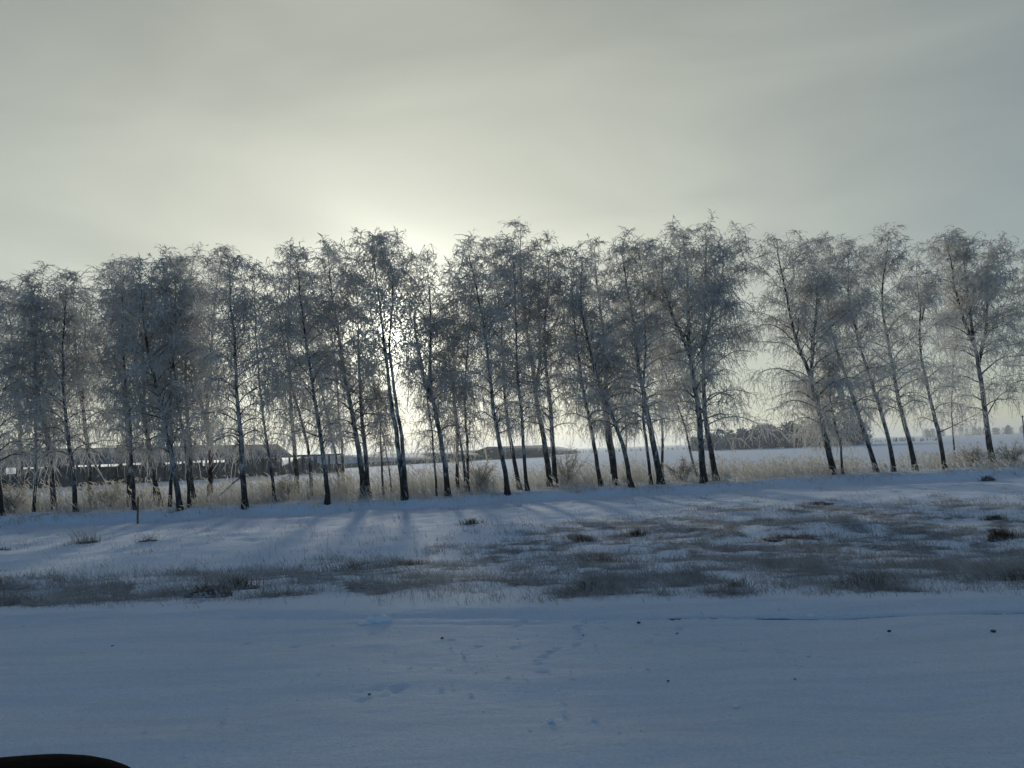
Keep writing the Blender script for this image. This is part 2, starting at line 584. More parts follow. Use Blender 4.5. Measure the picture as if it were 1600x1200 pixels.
# tyre rut and drifted furrows along the road
cov_r = np.zeros_like(Zr)
for dd, wd, dep, s, a, b in ((EDGE - 0.46, 0.045, 0.075, 33, 0.2, 5.0), (EDGE - 0.42, 0.05, 0.022, 35, -3.5, 1.5), (EDGE - 0.64, 0.07, 0.014, 37, -9, 9), (EDGE - 1.15, 0.3, 0.02, 38, -9, 9), (EDGE - 2.8, 0.35, 0.02, 39, -9, 9)):
    wob = (vnoise(Lr * 0.5, Lr * 0, s) - 0.5) * 0.06
    amt = sstep(0.25, 0.6, vnoise(Lr * 1.1 + 3, Lr * 0, s + 40)) * sstep(a - 0.8, a + 0.6, Lr) * (1 - sstep(b, b + 1.5, Lr))
    g = np.exp(-((Dr - dd - wob) / wd) ** 2) * amt
    Zr = Zr - dep * g
    if dep > 0.03:
        cov_r = np.maximum(cov_r, np.minimum(g * 1.6, 1.0))
for fx, fy, fr, fd in FOOT:
    m_ = (np.abs(Xr - fx) < fr * 3) & (np.abs(Yr - fy) < fr * 3)
    q = ((Xr[m_] - fx) ** 2 + (Yr[m_] - fy) ** 2) / fr ** 2
    Zr[m_] += fd * (-1.0 * np.exp(-q) + 0.35 * np.exp(-((np.sqrt(q) - 1.5) / 0.4) ** 2))
Vr = np.stack([Xr, Yr, Zr], -1).reshape(-1, 3)
r_, c_ = Dr.shape
ii = (np.arange(r_ - 1)[:, None] * c_ + np.arange(c_ - 1)[None, :])
Qr = np.stack([ii, ii + 1, ii + c_ + 1, ii + c_], -1).reshape(-1, 4)
me = mesh_np('road', Vr, Qr)
a = me.attributes.new('cover', 'FLOAT', 'POINT')
a.data.foreach_set('value', cov_r.astype(np.float32).ravel())
tag(link('road', me, MR), 'snow covered road with faint animal tracks', kind='structure')


def road_hit(px, py):
    d = ray(px, py)
    p = CAM + d * ((0.02 - CAM[2]) / d[2])
    return p

# ------------------------------------------------------------------ birch trees
HAZE = 0.0005
TWIGS = 0.54
G_TREE = 'frosted birches in the row'


def grow(start, d0, d1, L, k, jit, rg):
    n = len(start)
    P = np.empty((n, k, 3)); P[:, 0] = start
    J = rg.normal(size=(n, 3)) * 0
    for i in range(1, k):
        s = (i - 0.5) / (k - 1)
        J = 0.5 * J + rg.normal(size=(n, 3)) * jit
        d = norm(d0 * (1 - s) + d1 * s + J)
        P[:, i] = P[:, i - 1] + d * (L / (k - 1))[:, None]
    return P


def pick(P, idx, s):
    k = P.shape[1]
    f = s * (k - 1); i = np.minimum(f.astype(int), k - 2); f = f - i
    a = P[idx, i]; b = P[idx, i + 1]
    return a + (b - a) * f[:, None], norm(b - a)


def resample(pts, k):
    pts = np.asarray(pts, float)
    # Catmull-Rom through the points
    seg = np.linalg.norm(np.diff(pts, axis=0), axis=1)
    s = np.concatenate([[0], np.cumsum(seg)])
    q = np.linspace(0, s[-1], k)
    out_ = np.stack([np.interp(q, s, pts[:, i]) for i in range(3)], -1)
    sm = out_.copy()
    for _ in range(3):
        sm[1:-1] = 0.25 * sm[:-2] + 0.5 * sm[1:-1] + 0.25 * sm[2:]
    return sm


def birch(label, stems_px, r=0.15, W=1.7, c0=0.22, dens=1.0, droop=1.0, seed=0, bare=False, Y=None, extra=()):
    """stems_px: pixel paths traced in the photograph; the first starts at the foot. Real position, size and depth come from the ground hit."""
    rg = np.random.default_rng(1000 + seed)
    base = ground_hit(*stems_px[0][0])
    if Y is not None:
        base = at_depth(stems_px[0][0][0], stems_px[0][0][1], Y)
        base[2] = float(ground_z(base[0], base[1]))
    Yb = base[1]
    stems, radii, topz = [], [], base[2]
    for si, path in enumerate(stems_px):
        pts = [at_depth(px, py, Yb) for px, py in path]
        leanY = rg.normal() * 0.035
        pts = np.array(pts)
        if si == 0:
            pts[0] = base - np.array([0, 0, 0.12])
        else:
            leanY += rg.choice([-1, 1]) * rg.uniform(0.05, 0.12)
        z0 = pts[0, 2]
        if si == 0:
            pts[:, 1] += leanY * (pts[:, 2] - z0)
        else:
            main = stems[0]
            y0 = np.interp(z0, main[:, 2], main[:, 1])
            pts[:, 1] = y0 + leanY * (pts[:, 2] - z0)
        P = resample(pts, 22)
        P[1:, :2] += np.cumsum(rg.normal(size=(21, 2)) * 0.018, axis=0)
        stems.append(P)
        topz = max(topz, P[-1, 2])
    H = topz - base[2]
    parts, ups = [], []
    for si, P in enumerate(stems):
        t = np.linspace(0, 1, 22)
        if si == 0:
            rr = 0.84 * r * ((1 - t) ** 0.85 * 0.93 + 0.05) * (1 + 0.55 * np.exp(-t / 0.02))
        else:
            main = stems[0]
            rb = np.interp(P[0, 2], main[:, 2], r * ((1 - t) ** 0.85 * 0.93 + 0.05))
            if len(stems_px[si]) and abs(P[0, 2] - base[2]) < 0.5: rb = r * 0.8
            rr = rb * 0.85 * ((1 - t) ** 0.85 * 0.93 + 0.05)
        radii.append(rr)
        V, Q = tubes(P[None], rr[None], 9, rg)
        parts.append((V, Q)); ups.append((V[:, 2] - base[2]) / H)
    V, Q = join(parts)
    # gnarly outline
    V[:, 0] += (vnoise(V[:, 2] * 2.2, V[:, 1] * 3 + seed, 2) - 0.5) * 0.05
    loc = base.copy()
    root = empty('birch_tree', loc, label, 'tree', G_TREE)
    me = mesh_np('trunk', V - loc, Q)
    at_ = me.attributes.new('up', 'FLOAT', 'POINT')
    at_.data.foreach_set('value', np.concatenate(ups).astype(np.float32))
    trunk = link('trunk', me, M_BARK, root)

    # level 1: boughs
    S, D0, D1, LL, RR, TT = [], [], [], [], [], []
    for si, P in enumerate(stems):
        zb = (P[:, 2] - base[2]) / H
        lo = max(c0, zb[0] + 0.02)
        nb = int(round(38 * (1.0 - lo) / 0.72 * dens * (1.0 if len(stems) == 1 else 0.72)))
        if zb[-1] < lo + 0.1: nb = 4
        for j in range(nb):
            tt = lo + (zb[-1] * 0.99 - lo) * ((j + rg.uniform(0, 1)) / nb) ** 1.05
            p = np.array([np.interp(tt, zb, P[:, i]) for i in range(3)])
            az = j * 2.4 + rg.uniform(-0.6, 0.6) + seed
            rel = (tt - c0) / (1 - c0)
            prof = 0.72 + 0.38 * math.sin(min(rel / 0.75, 1) * math.pi * 0.8) - 0.60 * max(0, rel - 0.68) / 0.32
            L = W * prof * rg.uniform(0.65, 1.25) * 1.12
            pit = math.radians(rg.uniform(32, 60) + 16 * rel)
            h = np.array([math.cos(az), math.sin(az), 0])
            S.append(p); D0.append(h * math.cos(pit) + np.array([0, 0, math.sin(pit)]))
            D1.append(h + np.array([0, 0, min(0.9, -0.55 + 1.6 * rel)])); LL.append(L)
            RR.append(np.clip(np.interp(tt, zb, radii[si]) * 0.42, 0.012, 0.05)); TT.append(rel)
    for (path, rb) in extra:                       # limbs traced in the photograph
        pts = np.array([at_depth(px, py, Yb) for px, py in path])
        pts[:, 1] += np.linspace(0, rg.uniform(-0.5, 0.5), len(pts))
        Pe = resample(pts, 9)
        S.append(Pe[0]); D0.append(None); D1.append(Pe); LL.append(np.linalg.norm(Pe[-1] - Pe[0])); RR.append(rb); TT.append(0.15)
    S = np.array(S); LL = np.array(LL); RR = np.array(RR); TT = np.array(TT)
    nE = len(extra); n1 = len(S) - nE
    P1 = np.empty((len(S), 9, 3))
    P1[:n1] = grow(S[:n1], norm(np.array(D0[:n1])), norm(np.array(D1[:n1])), LL[:n1], 9, 0.10, rg)
    for e in range(nE): P1[n1 + e] = D1[n1 + e]
    R1 = RR[:, None] * np.linspace(1, 0.22, 9)[None]
    VB, QB = tubes(P1[:n1], R1[:n1], 3, rg)
    for e in range(nE):
        V, Q = tubes(P1[n1 + e:n1 + e + 1], R1[n1 + e:n1 + e + 1], 6, rg)
        link('limb', mesh_np('limb', V - loc, Q), M_BRANCH, trunk)

    # level 2: side branches
    n2 = 12
    cnt = np.maximum(4, np.round(n2 * np.clip(LL / 1.9, 0.5, 2.2)).astype(int))
    idx = np.repeat(np.arange(len(S)), cnt)
    if bare: idx = idx[rg.random(len(idx)) < 0.4]
    s2 = rg.uniform(0.15, 1.0, len(idx)) ** 0.85
    p2, t2 = pick(P1, idx, s2)
    side = rg.normal(size=(len(idx), 3)) * np.array([1, 1, 0.55])
    rel2 = TT[idx]
    d0 = norm(t2 * 0.9 + norm(side) * 0.9 + np.array([0, 0, 0.25]))
    d1 = norm(t2 * 0.4 + norm(side) * 0.7 + np.stack([0 * rel2, 0 * rel2, (-0.8 + 1.1 * rel2) * droop], -1))
    L2 = np.clip(LL[idx] * rg.uniform(0.25, 0.55, len(idx)) * (1.15 - 0.55 * s2), 0.3, 1.6)
    P2 = grow(p2, d0, d1, L2, 5, 0.14, rg)
    R2 = np.linspace(0.014, 0.007, 5)[None] * np.ones((len(idx), 1))
    VQ = [tubes(P2, R2, 2, rg)]

    # level 3: hanging frosted twigs
    clump = np.exp(rg.normal(size=len(S)) * 0.28)[idx] * np.exp(rg.normal(size=len(idx)) * 0.55) * 0.86 * (0.76 + 0.46 * np.clip(rel2, 0, 1))
    per = np.maximum(1, np.round(8.5 * TWIGS * np.clip(L2 / 0.7, 0.6, 1.7) * np.clip(clump, 0.15, 3.2)).astype(int))
    if bare: per = np.maximum(1, per // 4)
    i3 = np.repeat(np.arange(len(idx)), per)
    s3 = rg.uniform(0.05, 1.0, len(i3))
    p3, t3 = pick(P2, i3, s3)
    rel3 = rel2[i3]
    sd = norm(rg.normal(size=(len(i3), 3)))
    d0 = norm(t3 * 0.6 + sd * 0.8 + np.stack([0 * rel3, 0 * rel3, 0.25 * rel3], -1))
    hang = np.stack([0 * rel3 - 0.06, 0 * rel3, -2.2 + 1.88 * np.clip(rel3, 0, 1)], -1) * droop
    d1 = norm(hang + sd * 0.42)
    L3 = rg.uniform(0.26, 0.82, len(i3)) * (2.1 - 1.3 * np.clip(rel3, 0, 1))
    P3 = grow(p3, d0, d1, L3, 3, 0.16, rg)
    R3 = np.array([0.013, 0.015, 0.008])[None] * rg.uniform(0.7, 1.3, (len(i3), 1)) * (0.70 + 0.35 * np.clip(rel3, 0, 1))[:, None]
    VQ.append(tubes(P3, R3, 2, rg))
    V, Q = join(VQ)

    # level 4: short rime-covered spurs on the twigs, one sliver each
    i4 = np.repeat(np.arange(len(i3)), 3)
    p4, t4 = pick(P3, i4, rg.uniform(0.1, 1.0, len(i4)))
    d4 = norm(t4 * 0.7 + norm(rg.normal(size=(len(i4), 3))) * 0.9 + np.array([0, 0, -0.25]))
    L4 = rg.uniform(0.10, 0.28, len(i4))
    w4 = norm(np.cross(d4, rg.normal(size=(len(i4), 3)))) * (0.012 + 0.007 * np.clip(rel3, 0, 1))[i4][:, None]
    V4 = np.stack([p4 - w4, p4 + w4, p4 + d4 * L4[:, None]], 1).reshape(-1, 3)
    T4 = np.arange(len(V4)).reshape(-1, 3) + len(V)
    V = np.concatenate([V, V4])
    crown = link('crown', mesh_np('crown', V - loc, Q, T4), M_TWIG, root)
    link('branches', mesh_np('branches', VB - loc, QB), M_BRANCH, crown)
    return root


TREES = [
    # label, stems, dict
    ('birch half cut off by the left edge of the picture', [[(2, 806), (-8, 700), (-18, 560), (-24, 460)]], dict(r=.14, W=1.7)),
    ('leftmost birch with a dark dense crown and leaning trunk', [[(40, 796), (30, 700), (20, 596), (12, 520), (4, 450)]], dict(r=.13, W=1.6)),
    ('slim straight birch, second from the left edge', [[(54, 800), (57, 720), (58, 660), (60, 520), (54, 446)]], dict(r=.09, W=1.3)),
    ('birch leaning left, third from the left edge', [[(87, 797), (82, 740), (72, 668), (60, 580), (66, 500), (78, 438)]], dict(r=.14, W=1.6)),
    ('slender birch between two thicker ones, fourth from left edge', [[(119, 800), (114, 740), (106, 680), (98, 620), (96, 532), (101, 437)]], dict(r=.12, W=1.5)),
    ('birch forking at mid height, left of the wooden stake', [[(143, 789), (140, 720), (136, 660), (130, 610), (122, 540), (118, 448)], [(132, 636), (128, 560), (130, 500), (133, 455)]], dict(r=.15, W=1.5, extra=[([(141, 700), (120, 682), (96, 672), (76, 664)], .035)])),
    ('pale thick birch just left of the wooden stake', [[(203, 793), (200, 720), (194, 652), (186, 596), (182, 508), (164, 418)]], dict(r=.15, W=1.7)),
    ('dark short-looking trunk touching the wooden stake', [[(211, 797), (209, 750), (205, 680), (198, 590), (196, 500), (200, 420)]], dict(r=.10, W=1.3)),
    ('twin-trunk birch right of the wooden stake', [[(247, 792), (240, 740), (236, 692), (226, 640), (218, 600), (216, 532), (208, 416)], [(254, 795), (246, 755), (240, 700), (236, 640), (240, 560), (236, 480)]], dict(r=.14, W=1.5)),
    ('narrow upright birch right of the twin-trunk tree', [[(266, 792), (264, 740), (262, 660), (260, 620), (270, 500), (264, 406)]], dict(r=.10, W=1.4)),
    ('birch sweeping left in an S-curve before the shed', [[(282, 797), (276, 740), (264, 668), (256, 628), (244, 580), (236, 520), (230, 430)]], dict(r=.14, W=1.4)),
    ('thin birch leaning left beside a thicker straight one', [[(297, 793), (293, 740), (286, 680), (276, 632), (268, 560), (262, 470), (256, 420)]], dict(r=.09, W=1.2)),
    ('straight birch standing before the dark end of the shed', [[(303, 788), (300, 724), (296, 660), (294, 580), (298, 520), (288, 460), (286, 410)]], dict(r=.13, W=1.5)),
    ('birch with a kinked trunk and forked top before the shed', [[(329, 785), (328, 700), (322, 680), (320, 655), (326, 620), (330, 500), (334, 440), (346, 392)], [(321, 658), (308, 600), (298, 540), (290, 500), (300, 440), (306, 402)]], dict(r=.17, W=1.6)),
    ('birch with a sagging low branch before the shed roof', [[(383, 792), (381, 740), (380, 700), (374, 650), (372, 580), (370, 520), (362, 460), (364, 402)]], dict(r=.15, W=1.6, extra=[([(383, 742), (368, 752), (356, 768), (342, 778)], .03)])),
    ('slim birch against the right half of the shed roof', [[(430, 785), (426, 740), (418, 680), (412, 620), (408, 548), (404, 500), (403, 420)]], dict(r=.09, W=1.4)),
    ('thick straight birch beside the open shed frame', [[(464, 774), (462, 720), (456, 660), (451, 600), (451, 520), (452, 450), (456, 390)]], dict(r=.15, W=1.6)),
    ('birch bending left across the open shed frame', [[(488, 775), (485, 724), (478, 680), (464, 640), (454, 600), (442, 540), (432, 470), (424, 420)]], dict(r=.10, W=1.3)),
    ('pale leaning birch right of the open shed frame', [[(511, 787), (508, 732), (498, 676), (488, 600), (482, 564), (476, 520), (470, 472), (463, 396)]], dict(r=.13, W=1.5)),
    ('thin birch leaning hard left, joined at foot with another', [[(531, 769), (528, 732), (518, 680), (508, 636), (496, 596), (482, 560), (472, 500), (478, 430)]], dict(r=.085, W=1.1)),
    ('thin upright birch sharing a foot with a leaning one', [[(539, 769), (534, 700), (528, 652), (520, 564), (516, 520), (511, 450), (516, 388)]], dict(r=.09, W=1.3)),
    ('dark thick birch, left one of a close pair', [[(568, 779), (563, 720), (556, 672), (546, 620), (538, 572), (531, 520), (520, 476), (508, 388)]], dict(r=.17, W=1.7, extra=[([(548, 676), (536, 672), (524, 690)], .03)])),
    ('straight birch, right one of a close pair', [[(578, 776), (573, 732), (568, 680), (565, 620), (563, 560), (562, 500), (556, 432)]], dict(r=.14, W=1.5)),
    ('spindly sapling left of the sunlit twin birch', [[(599, 774), (596, 720), (594, 660), (584, 616), (578, 570)]], dict(r=.07, W=.9, c0=.35, dens=.7)),
    ('thinnest crooked sapling beside the sunlit twin birch', [[(613, 771), (608, 732), (600, 692), (592, 656), (588, 610)]], dict(r=.05, W=.7, c0=.4, dens=.6)),
    ('large twin birch with a round dark crown before the sun', [[(633, 781), (628, 740), (622, 692), (613, 628), (608, 564), (602, 512), (596, 470), (586, 390)], [(636, 778), (632, 724), (626, 660), (620, 620), (616, 564), (614, 532), (624, 470), (614, 394)]], dict(r=.145, W=1.7, c0=.50, dens=1.6)),
    ('thin dim birch just right of the sun gap', [[(681, 775), (679, 720), (676, 672), (668, 620), (664, 560), (668, 500)]], dict(r=.065, W=1.0)),
    ('birch forking in a V right of the sun gap', [[(699, 775), (694, 720), (686, 680), (678, 644), (670, 596), (672, 560), (674, 500), (664, 408)], [(674, 628), (662, 600), (652, 548), (642, 504), (646, 450)]], dict(r=.16, W=1.4)),
    ('straight slim birch, first of three close stems', [[(716, 765), (713, 720), (710, 660), (706, 600), (708, 520), (707, 470), (704, 420)]], dict(r=.11, W=1.3)),
    ('leaning stem, middle of three close birches', [[(728, 768), (724, 724), (718, 680), (712, 640), (707, 590), (700, 530), (694, 470)]], dict(r=.09, W=1.1)),
    ('slender stem, last of three close birches', [[(731, 768), (730, 700), (727, 640), (729, 580), (734, 520), (738, 450), (744, 410)]], dict(r=.09, W=1.2)),
    ('birch leaning left, crown overhanging three close stems', [[(793, 770), (787, 720), (778, 680), (772, 628), (766, 572), (760, 520), (754, 476), (744, 430), (732, 386)]], dict(r=.14, W=1.7)),
    ('mid-thick birch, second of three leaning to the left', [[(812, 765), (804, 727), (794, 685), (787, 630), (785, 570), (785, 520), (776, 450), (768, 380)]], dict(r=.13, W=1.5)),
    ('upright birch under the tallest pointed crown', [[(825, 767), (821, 723), (817, 666), (811, 616), (806, 570), (808, 520), (804, 440), (800, 372)]], dict(r=.11, W=1.3)),
    ('big birch with fanned stems and the tallest pointed top', [[(860, 761), (854, 708), (846, 666), (838, 624), (831, 570), (823, 524), (817, 490), (810, 440), (812, 360)], [(836, 616), (846, 560), (842, 500), (836, 440), (828, 392)]], dict(r=.18, W=1.7)),
    ('thick birch close beside the tallest fanned one', [[(869, 761), (863, 704), (860, 647), (856, 600), (848, 551), (850, 500), (858, 440), (852, 390)]], dict(r=.16, W=1.6)),
    ('lone pale leaning birch left of the field gap', [[(940, 761), (932, 716), (923, 673), (913, 631), (906, 585), (900, 532), (894, 482), (890, 404)]], dict(r=.13, W=1.5, c0=.24)),
    ('pale thick birch with two close-set stems', [[(963, 758), (957, 708), (953, 666), (948, 616), (946, 555), (944, 512), (936, 450), (928, 382)], [(958, 740), (947, 690), (940, 640), (932, 590), (926, 520)]], dict(r=.17, W=1.6)),
    ('dark leaning birch crossing behind the pale two-stemmed one', [[(988, 761), (978, 708), (967, 677), (951, 639), (936, 608), (922, 566), (913, 524), (902, 482), (908, 400)]], dict(r=.14, W=1.5)),
    ('thin birch standing behind the row, dim and straight', [[(981, 742), (979, 690), (977, 608), (975, 532), (972, 450)]], dict(r=.08, W=1.4, Y=52)),
    ('slim birch tucked beside a thick sweeping trunk', [[(1018, 757), (1015, 716), (1009, 670), (1008, 620), (1012, 540), (1010, 450), (1004, 392)]], dict(r=.10, W=1.3)),
    ('thick dark birch sweeping left with a heavy crown', [[(1034, 757), (1025, 716), (1017, 666), (1007, 624), (998, 578), (992, 532), (988, 482), (976, 450), (970, 384)]], dict(r=.20, W=1.9)),
    ('upright grey birch right of the thick sweeping one', [[(1036, 746), (1036, 685), (1036, 608), (1040, 547), (1044, 505), (1034, 440), (1026, 388)]], dict(r=.11, W=1.4)),
    ('thin birch curving out from a shared foot', [[(1092, 748), (1082, 723), (1076, 685), (1067, 650), (1047, 608), (1034, 570), (1020, 520)]], dict(r=.08, W=1.2, c0=.3)),
    ('big dark birch with spreading crown left of the wide gap', [[(1100, 755), (1097, 704), (1093, 647), (1084, 593), (1076, 555), (1074, 500), (1074, 440), (1068, 364)], [(1078, 560), (1063, 520), (1047, 493), (1030, 440), (1034, 392)]], dict(r=.20, W=2.0)),
    ('big birch with long low boughs reaching into the gap', [[(1120, 751), (1111, 704), (1103, 658), (1097, 590), (1095, 555), (1099, 493), (1099, 436), (1098, 362)], [(1096, 560), (1108, 500), (1124, 440), (1132, 384)]], dict(r=.18, W=2.2, c0=.24, extra=[([(1103, 665), (1130, 650), (1160, 650), (1190, 668)], .04), ([(1100, 630), (1124, 612), (1150, 606), (1180, 618)], .04), ([(1098, 590), (1126, 560), (1152, 544), (1176, 548)], .04), ([(1106, 672), (1130, 672), (1150, 684)], .03)])),
    ('broad birch with many stems right of the wide gap', [[(1303, 742), (1294, 700), (1285, 659), (1276, 626), (1266, 582), (1252, 550), (1243, 534), (1237, 494), (1226, 440), (1214, 378)], [(1268, 590), (1272, 540), (1279, 505), (1282, 440), (1268, 378)]], dict(r=.19, W=2.4, c0=.2, extra=[([(1246, 540), (1220, 508), (1196, 500), (1176, 516)], .04), ([(1272, 610), (1240, 580), (1212, 570), (1190, 582)], .04), ([(1280, 640), (1248, 622), (1224, 626), (1206, 650)], .035)])),
    ('slim side stem rising left beside the broad birch', [[(1299, 738), (1290, 700), (1276, 668), (1266, 640), (1258, 610)]], dict(r=.08, W=1.3, c0=.3)),
    ('short thin birch between two big leaning ones', [[(1318, 741), (1313, 700), (1305, 663), (1300, 620), (1296, 570)]], dict(r=.08, W=1.2, c0=.3)),
    ('birch leaning steeply left with frost scars on its trunk', [[(1370, 737), (1360, 700), (1349, 663), (1334, 619), (1320, 575), (1306, 542), (1298, 505), (1296, 440), (1302, 382)]], dict(r=.15, W=1.8, c0=.24)),
    ('leaning birch third right of the wide gap', [[(1397, 737), (1391, 688), (1380, 633), (1367, 593), (1356, 553), (1349, 523), (1338, 468), (1342, 372)]], dict(r=.14, W=1.7)),
    ('leaning birch under the dark heavy crown near right side', [[(1431, 735), (1422, 699), (1409, 659), (1398, 604), (1391, 564), (1384, 520), (1374, 479), (1380, 420), (1386, 364)]], dict(r=.17, W=2.0, dens=1.2)),
    ('birch with bare forked top and low right bough', [[(1477, 733), (1470, 688), (1459, 641), (1448, 597), (1440, 545), (1440, 480), (1434, 440), (1436, 408)], [(1441, 500), (1446, 460), (1454, 424)]], dict(r=.15, W=1.6, c0=.2, dens=.75, extra=[([(1466, 676), (1484, 668), (1506, 656), (1530, 644)], .035)])),
    ('thin birch between forked and big right trees', [[(1493, 730), (1488, 684), (1484, 640), (1486, 590), (1492, 530), (1496, 460)]], dict(r=.07, W=1.3, Y=51)),
    ('big spreading birch with thick foot, last before right edge', [[(1552, 726), (1546, 680), (1538, 619), (1528, 560), (1523, 531), (1514, 470), (1506, 372)], [(1530, 570), (1546, 500), (1552, 440), (1560, 384)], [(1524, 540), (1500, 490), (1484, 440), (1472, 380)]], dict(r=.22, W=2.4, c0=.22, extra=[([(1542, 650), (1556, 626), (1576, 606), (1594, 612)], .04)])),
    ('birch cut off by the right edge of the picture', [[(1640, 724), (1634, 640), (1624, 540), (1612, 460), (1604, 400)]], dict(r=.17, W=2.1, c0=.3)),
]
for i, (lab, stems, kw) in enumerate(TREES):
    birch(lab, stems, seed=i, **kw)

# ------------------------------------------------------------------ grass
def blades(xy, h, wd, lean, segs, rg, sink=0.03, wind=(-0.15, 0.0)):
    n = len(xy)
    z = ground_z(xy[:, 0], xy[:, 1]) - sink
    p0 = np.concatenate([xy, z[:, None]], 1)
    az = rg.uniform(0, 2 * math.pi, n)
    ln = lean * rg.uniform(0.2, 1.5, n)
    side = np.stack([np.cos(az) * ln + wind[0], np.sin(az) * ln + wind[1], np.zeros(n)], 1)
    k = segs + 1
    s = np.linspace(0, 1, k)
    P = p0[:, None, :] + h[:, None, None] * (s[None, :, None] * np.array([0, 0, 1]) + (s ** 1.8)[None, :, None] * side[:, None, :])
    R = wd[:, None] * (1 - 0.75 * s)[None, :]
    return tubes(P, R, 2, rg)


rg = np.random.default_rng(77)
# verge: short dead grass and stalks standing out of the snow
cand = 480000
dy = np.exp(rg.uniform(math.log(7.2), math.log(38), cand))
cx = rg.uniform(-0.95, 0.95, cand) * (dy * 0.85 + 1)
xy = np.stack([cx, dy], 1)
cv = cover(cx, dy)
dd = dist_road(cx, dy)
keep = (rg.random(cand) < np.clip((cv - 0.12) * 1.3, 0.04, 1) * np.clip((fbm(cx * 2.8, dy * 2.8, 91, 2) - 0.45) * 6, 0.07, 1)) & (dd > EDGE + 0.25) & (dy < row_edge(cx) - 0.5)
xy = xy[keep]
h = rg.uniform(0.025, 0.10, len(xy)) * (0.35 + fbm(xy[:, 0] * 0.9, xy[:, 1] * 0.9, 95, 3) * 1.2)
wd = 0.0022 * rg.uniform(0.7, 1.5, len(xy)) * np.clip(xy[:, 1] / 9, 1, 3)
VQ1 = blades(xy, h, wd, 0.55, 2, rg)
nst = 9000
dy = np.exp(rg.uniform(math.log(7.6), math.log(26), nst)); cx = rg.uniform(-0.9, 0.9, nst) * (dy * 0.85 + 1)
k2 = (rg.random(nst) < np.clip((fbm(cx * 0.9, dy * 0.9, 97, 3) - 0.42) * 4, 0, 1)) & (dist_road(cx, dy) > EDGE + 0.3)
xs = np.stack([cx, dy], 1)[k2]
VQ2 = blades(xs, rg.uniform(0.10, 0.32, len(xs)), np.full(len(xs), 0.003) * np.clip(xs[:, 1] / 11, 1, 2.2), 0.5, 3, rg)
# small clumps: a dozen blades from one root
ncl = 75000
dy = np.exp(rg.uniform(math.log(7.4), math.log(38), ncl)); cx = rg.uniform(-0.95, 0.95, ncl) * (dy * 0.85 + 1)
cv = cover(cx, dy)
kc = (rg.random(ncl) < np.clip((cv - 0.16) * 0.9, 0.012, 0.8)) & (dist_road(cx, dy) > EDGE + 0.2) & (dy < row_edge(cx) - 0.5)
ctr = np.stack([cx, dy], 1)[kc]
size = np.exp(rg.normal(size=len(ctr)) * 0.45)
nb = np.clip(rg.poisson(9 * size), 3, 30)
ib = np.repeat(np.arange(len(ctr)), nb)
off = rg.normal(size=(len(ib), 2)) * (0.055 * size[ib] * np.clip(ctr[ib, 1] / 12, 1, 2))[:, None]
xc = ctr[ib] + off
hc = rg.uniform(0.025, 0.115, len(ib)) * np.clip(size[ib], 0.6, 1.7)
wc = 0.0028 * rg.uniform(0.7, 1.5, len(ib)) * np.clip(xc[:, 1] / 8.5, 1, 3)
nearb = xc[:, 1] < 13
VQ3 = blades(xc[nearb], hc[nearb], wc[nearb], 0.8, 2, rg)
VQ4 = blades(xc[~nearb], hc[~nearb], wc[~nearb], 0.7, 1, rg)
V, Q = join([VQ1, VQ2, VQ3, VQ4])
print('verge blades', len(xy), len(xs), len(ctr), len(ib))
tag(link('verge_grass', mesh_np('verge_grass', V, Q), M_SHORT), 'short dead grass and stalks poking through the verge snow', 'grass', kind='stuff')

# tall frosted grass under the birches
cand = 95000
cx = rg.uniform(-46, 58, cand)
e = rg.uniform(-0.4, 12.0, cand)
dy = row_edge(cx) + e
dn = fbm(cx * 0.45, dy * 0.45, 111, 3)
dens_ = sstep(-0.6, 0.3, e) * (1 - sstep(7.5, 11, e)) * np.clip((dn - 0.25) * 2.4, 0.05, 1)
keep = rg.random(cand) < dens_
xy = np.stack([cx, dy], 1)[keep]; e = e[keep]; dn = dn[keep]
h = (0.17 + 0.82 * sstep(0.8, 4.2, e) * np.clip(dn * 1.5 - 0.1, 0.2, 1.2)) * rg.uniform(0.5, 1.25, len(xy)) * (1 - 0.35 * sstep(0.0, 25, xy[:, 0]))
VQ1 = blades(xy, h, rg.uniform(0.006, 0.012, len(xy)), 0.30, 2, rg)
# feathery seed heads
nh = rg.random(len(xy)) < 0.25
xh = xy[nh]; hh = h[nh]
z = ground_z(xh[:, 0], xh[:, 1])
top = np.concatenate([xh, (z + hh)[:, None]], 1)
P = np.stack([top, top + np.stack([rg.normal(size=len(xh)) * 0.06 - 0.05, rg.normal(size=len(xh)) * 0.06, rg.uniform(0.08, 0.22, len(xh))], 1), top + np.stack([rg.normal(size=len(xh)) * 0.1 - 0.1, rg.normal(size=len(xh)) * 0.1, rg.uniform(0.16, 0.32, len(xh))], 1)], 1)
VQ2 = tubes(P, np.array([0.008, 0.022, 0.006])[None] * np.ones((len(xh), 1)), 2, rg)
V, Q = join([VQ1, VQ2])
print('tall blades', len(xy))
tag(link('tall_grass', mesh_np('tall_grass', V, Q), M_TALL), 'tall pale frosted dry grass under the birch row', 'grass', kind='stuff')


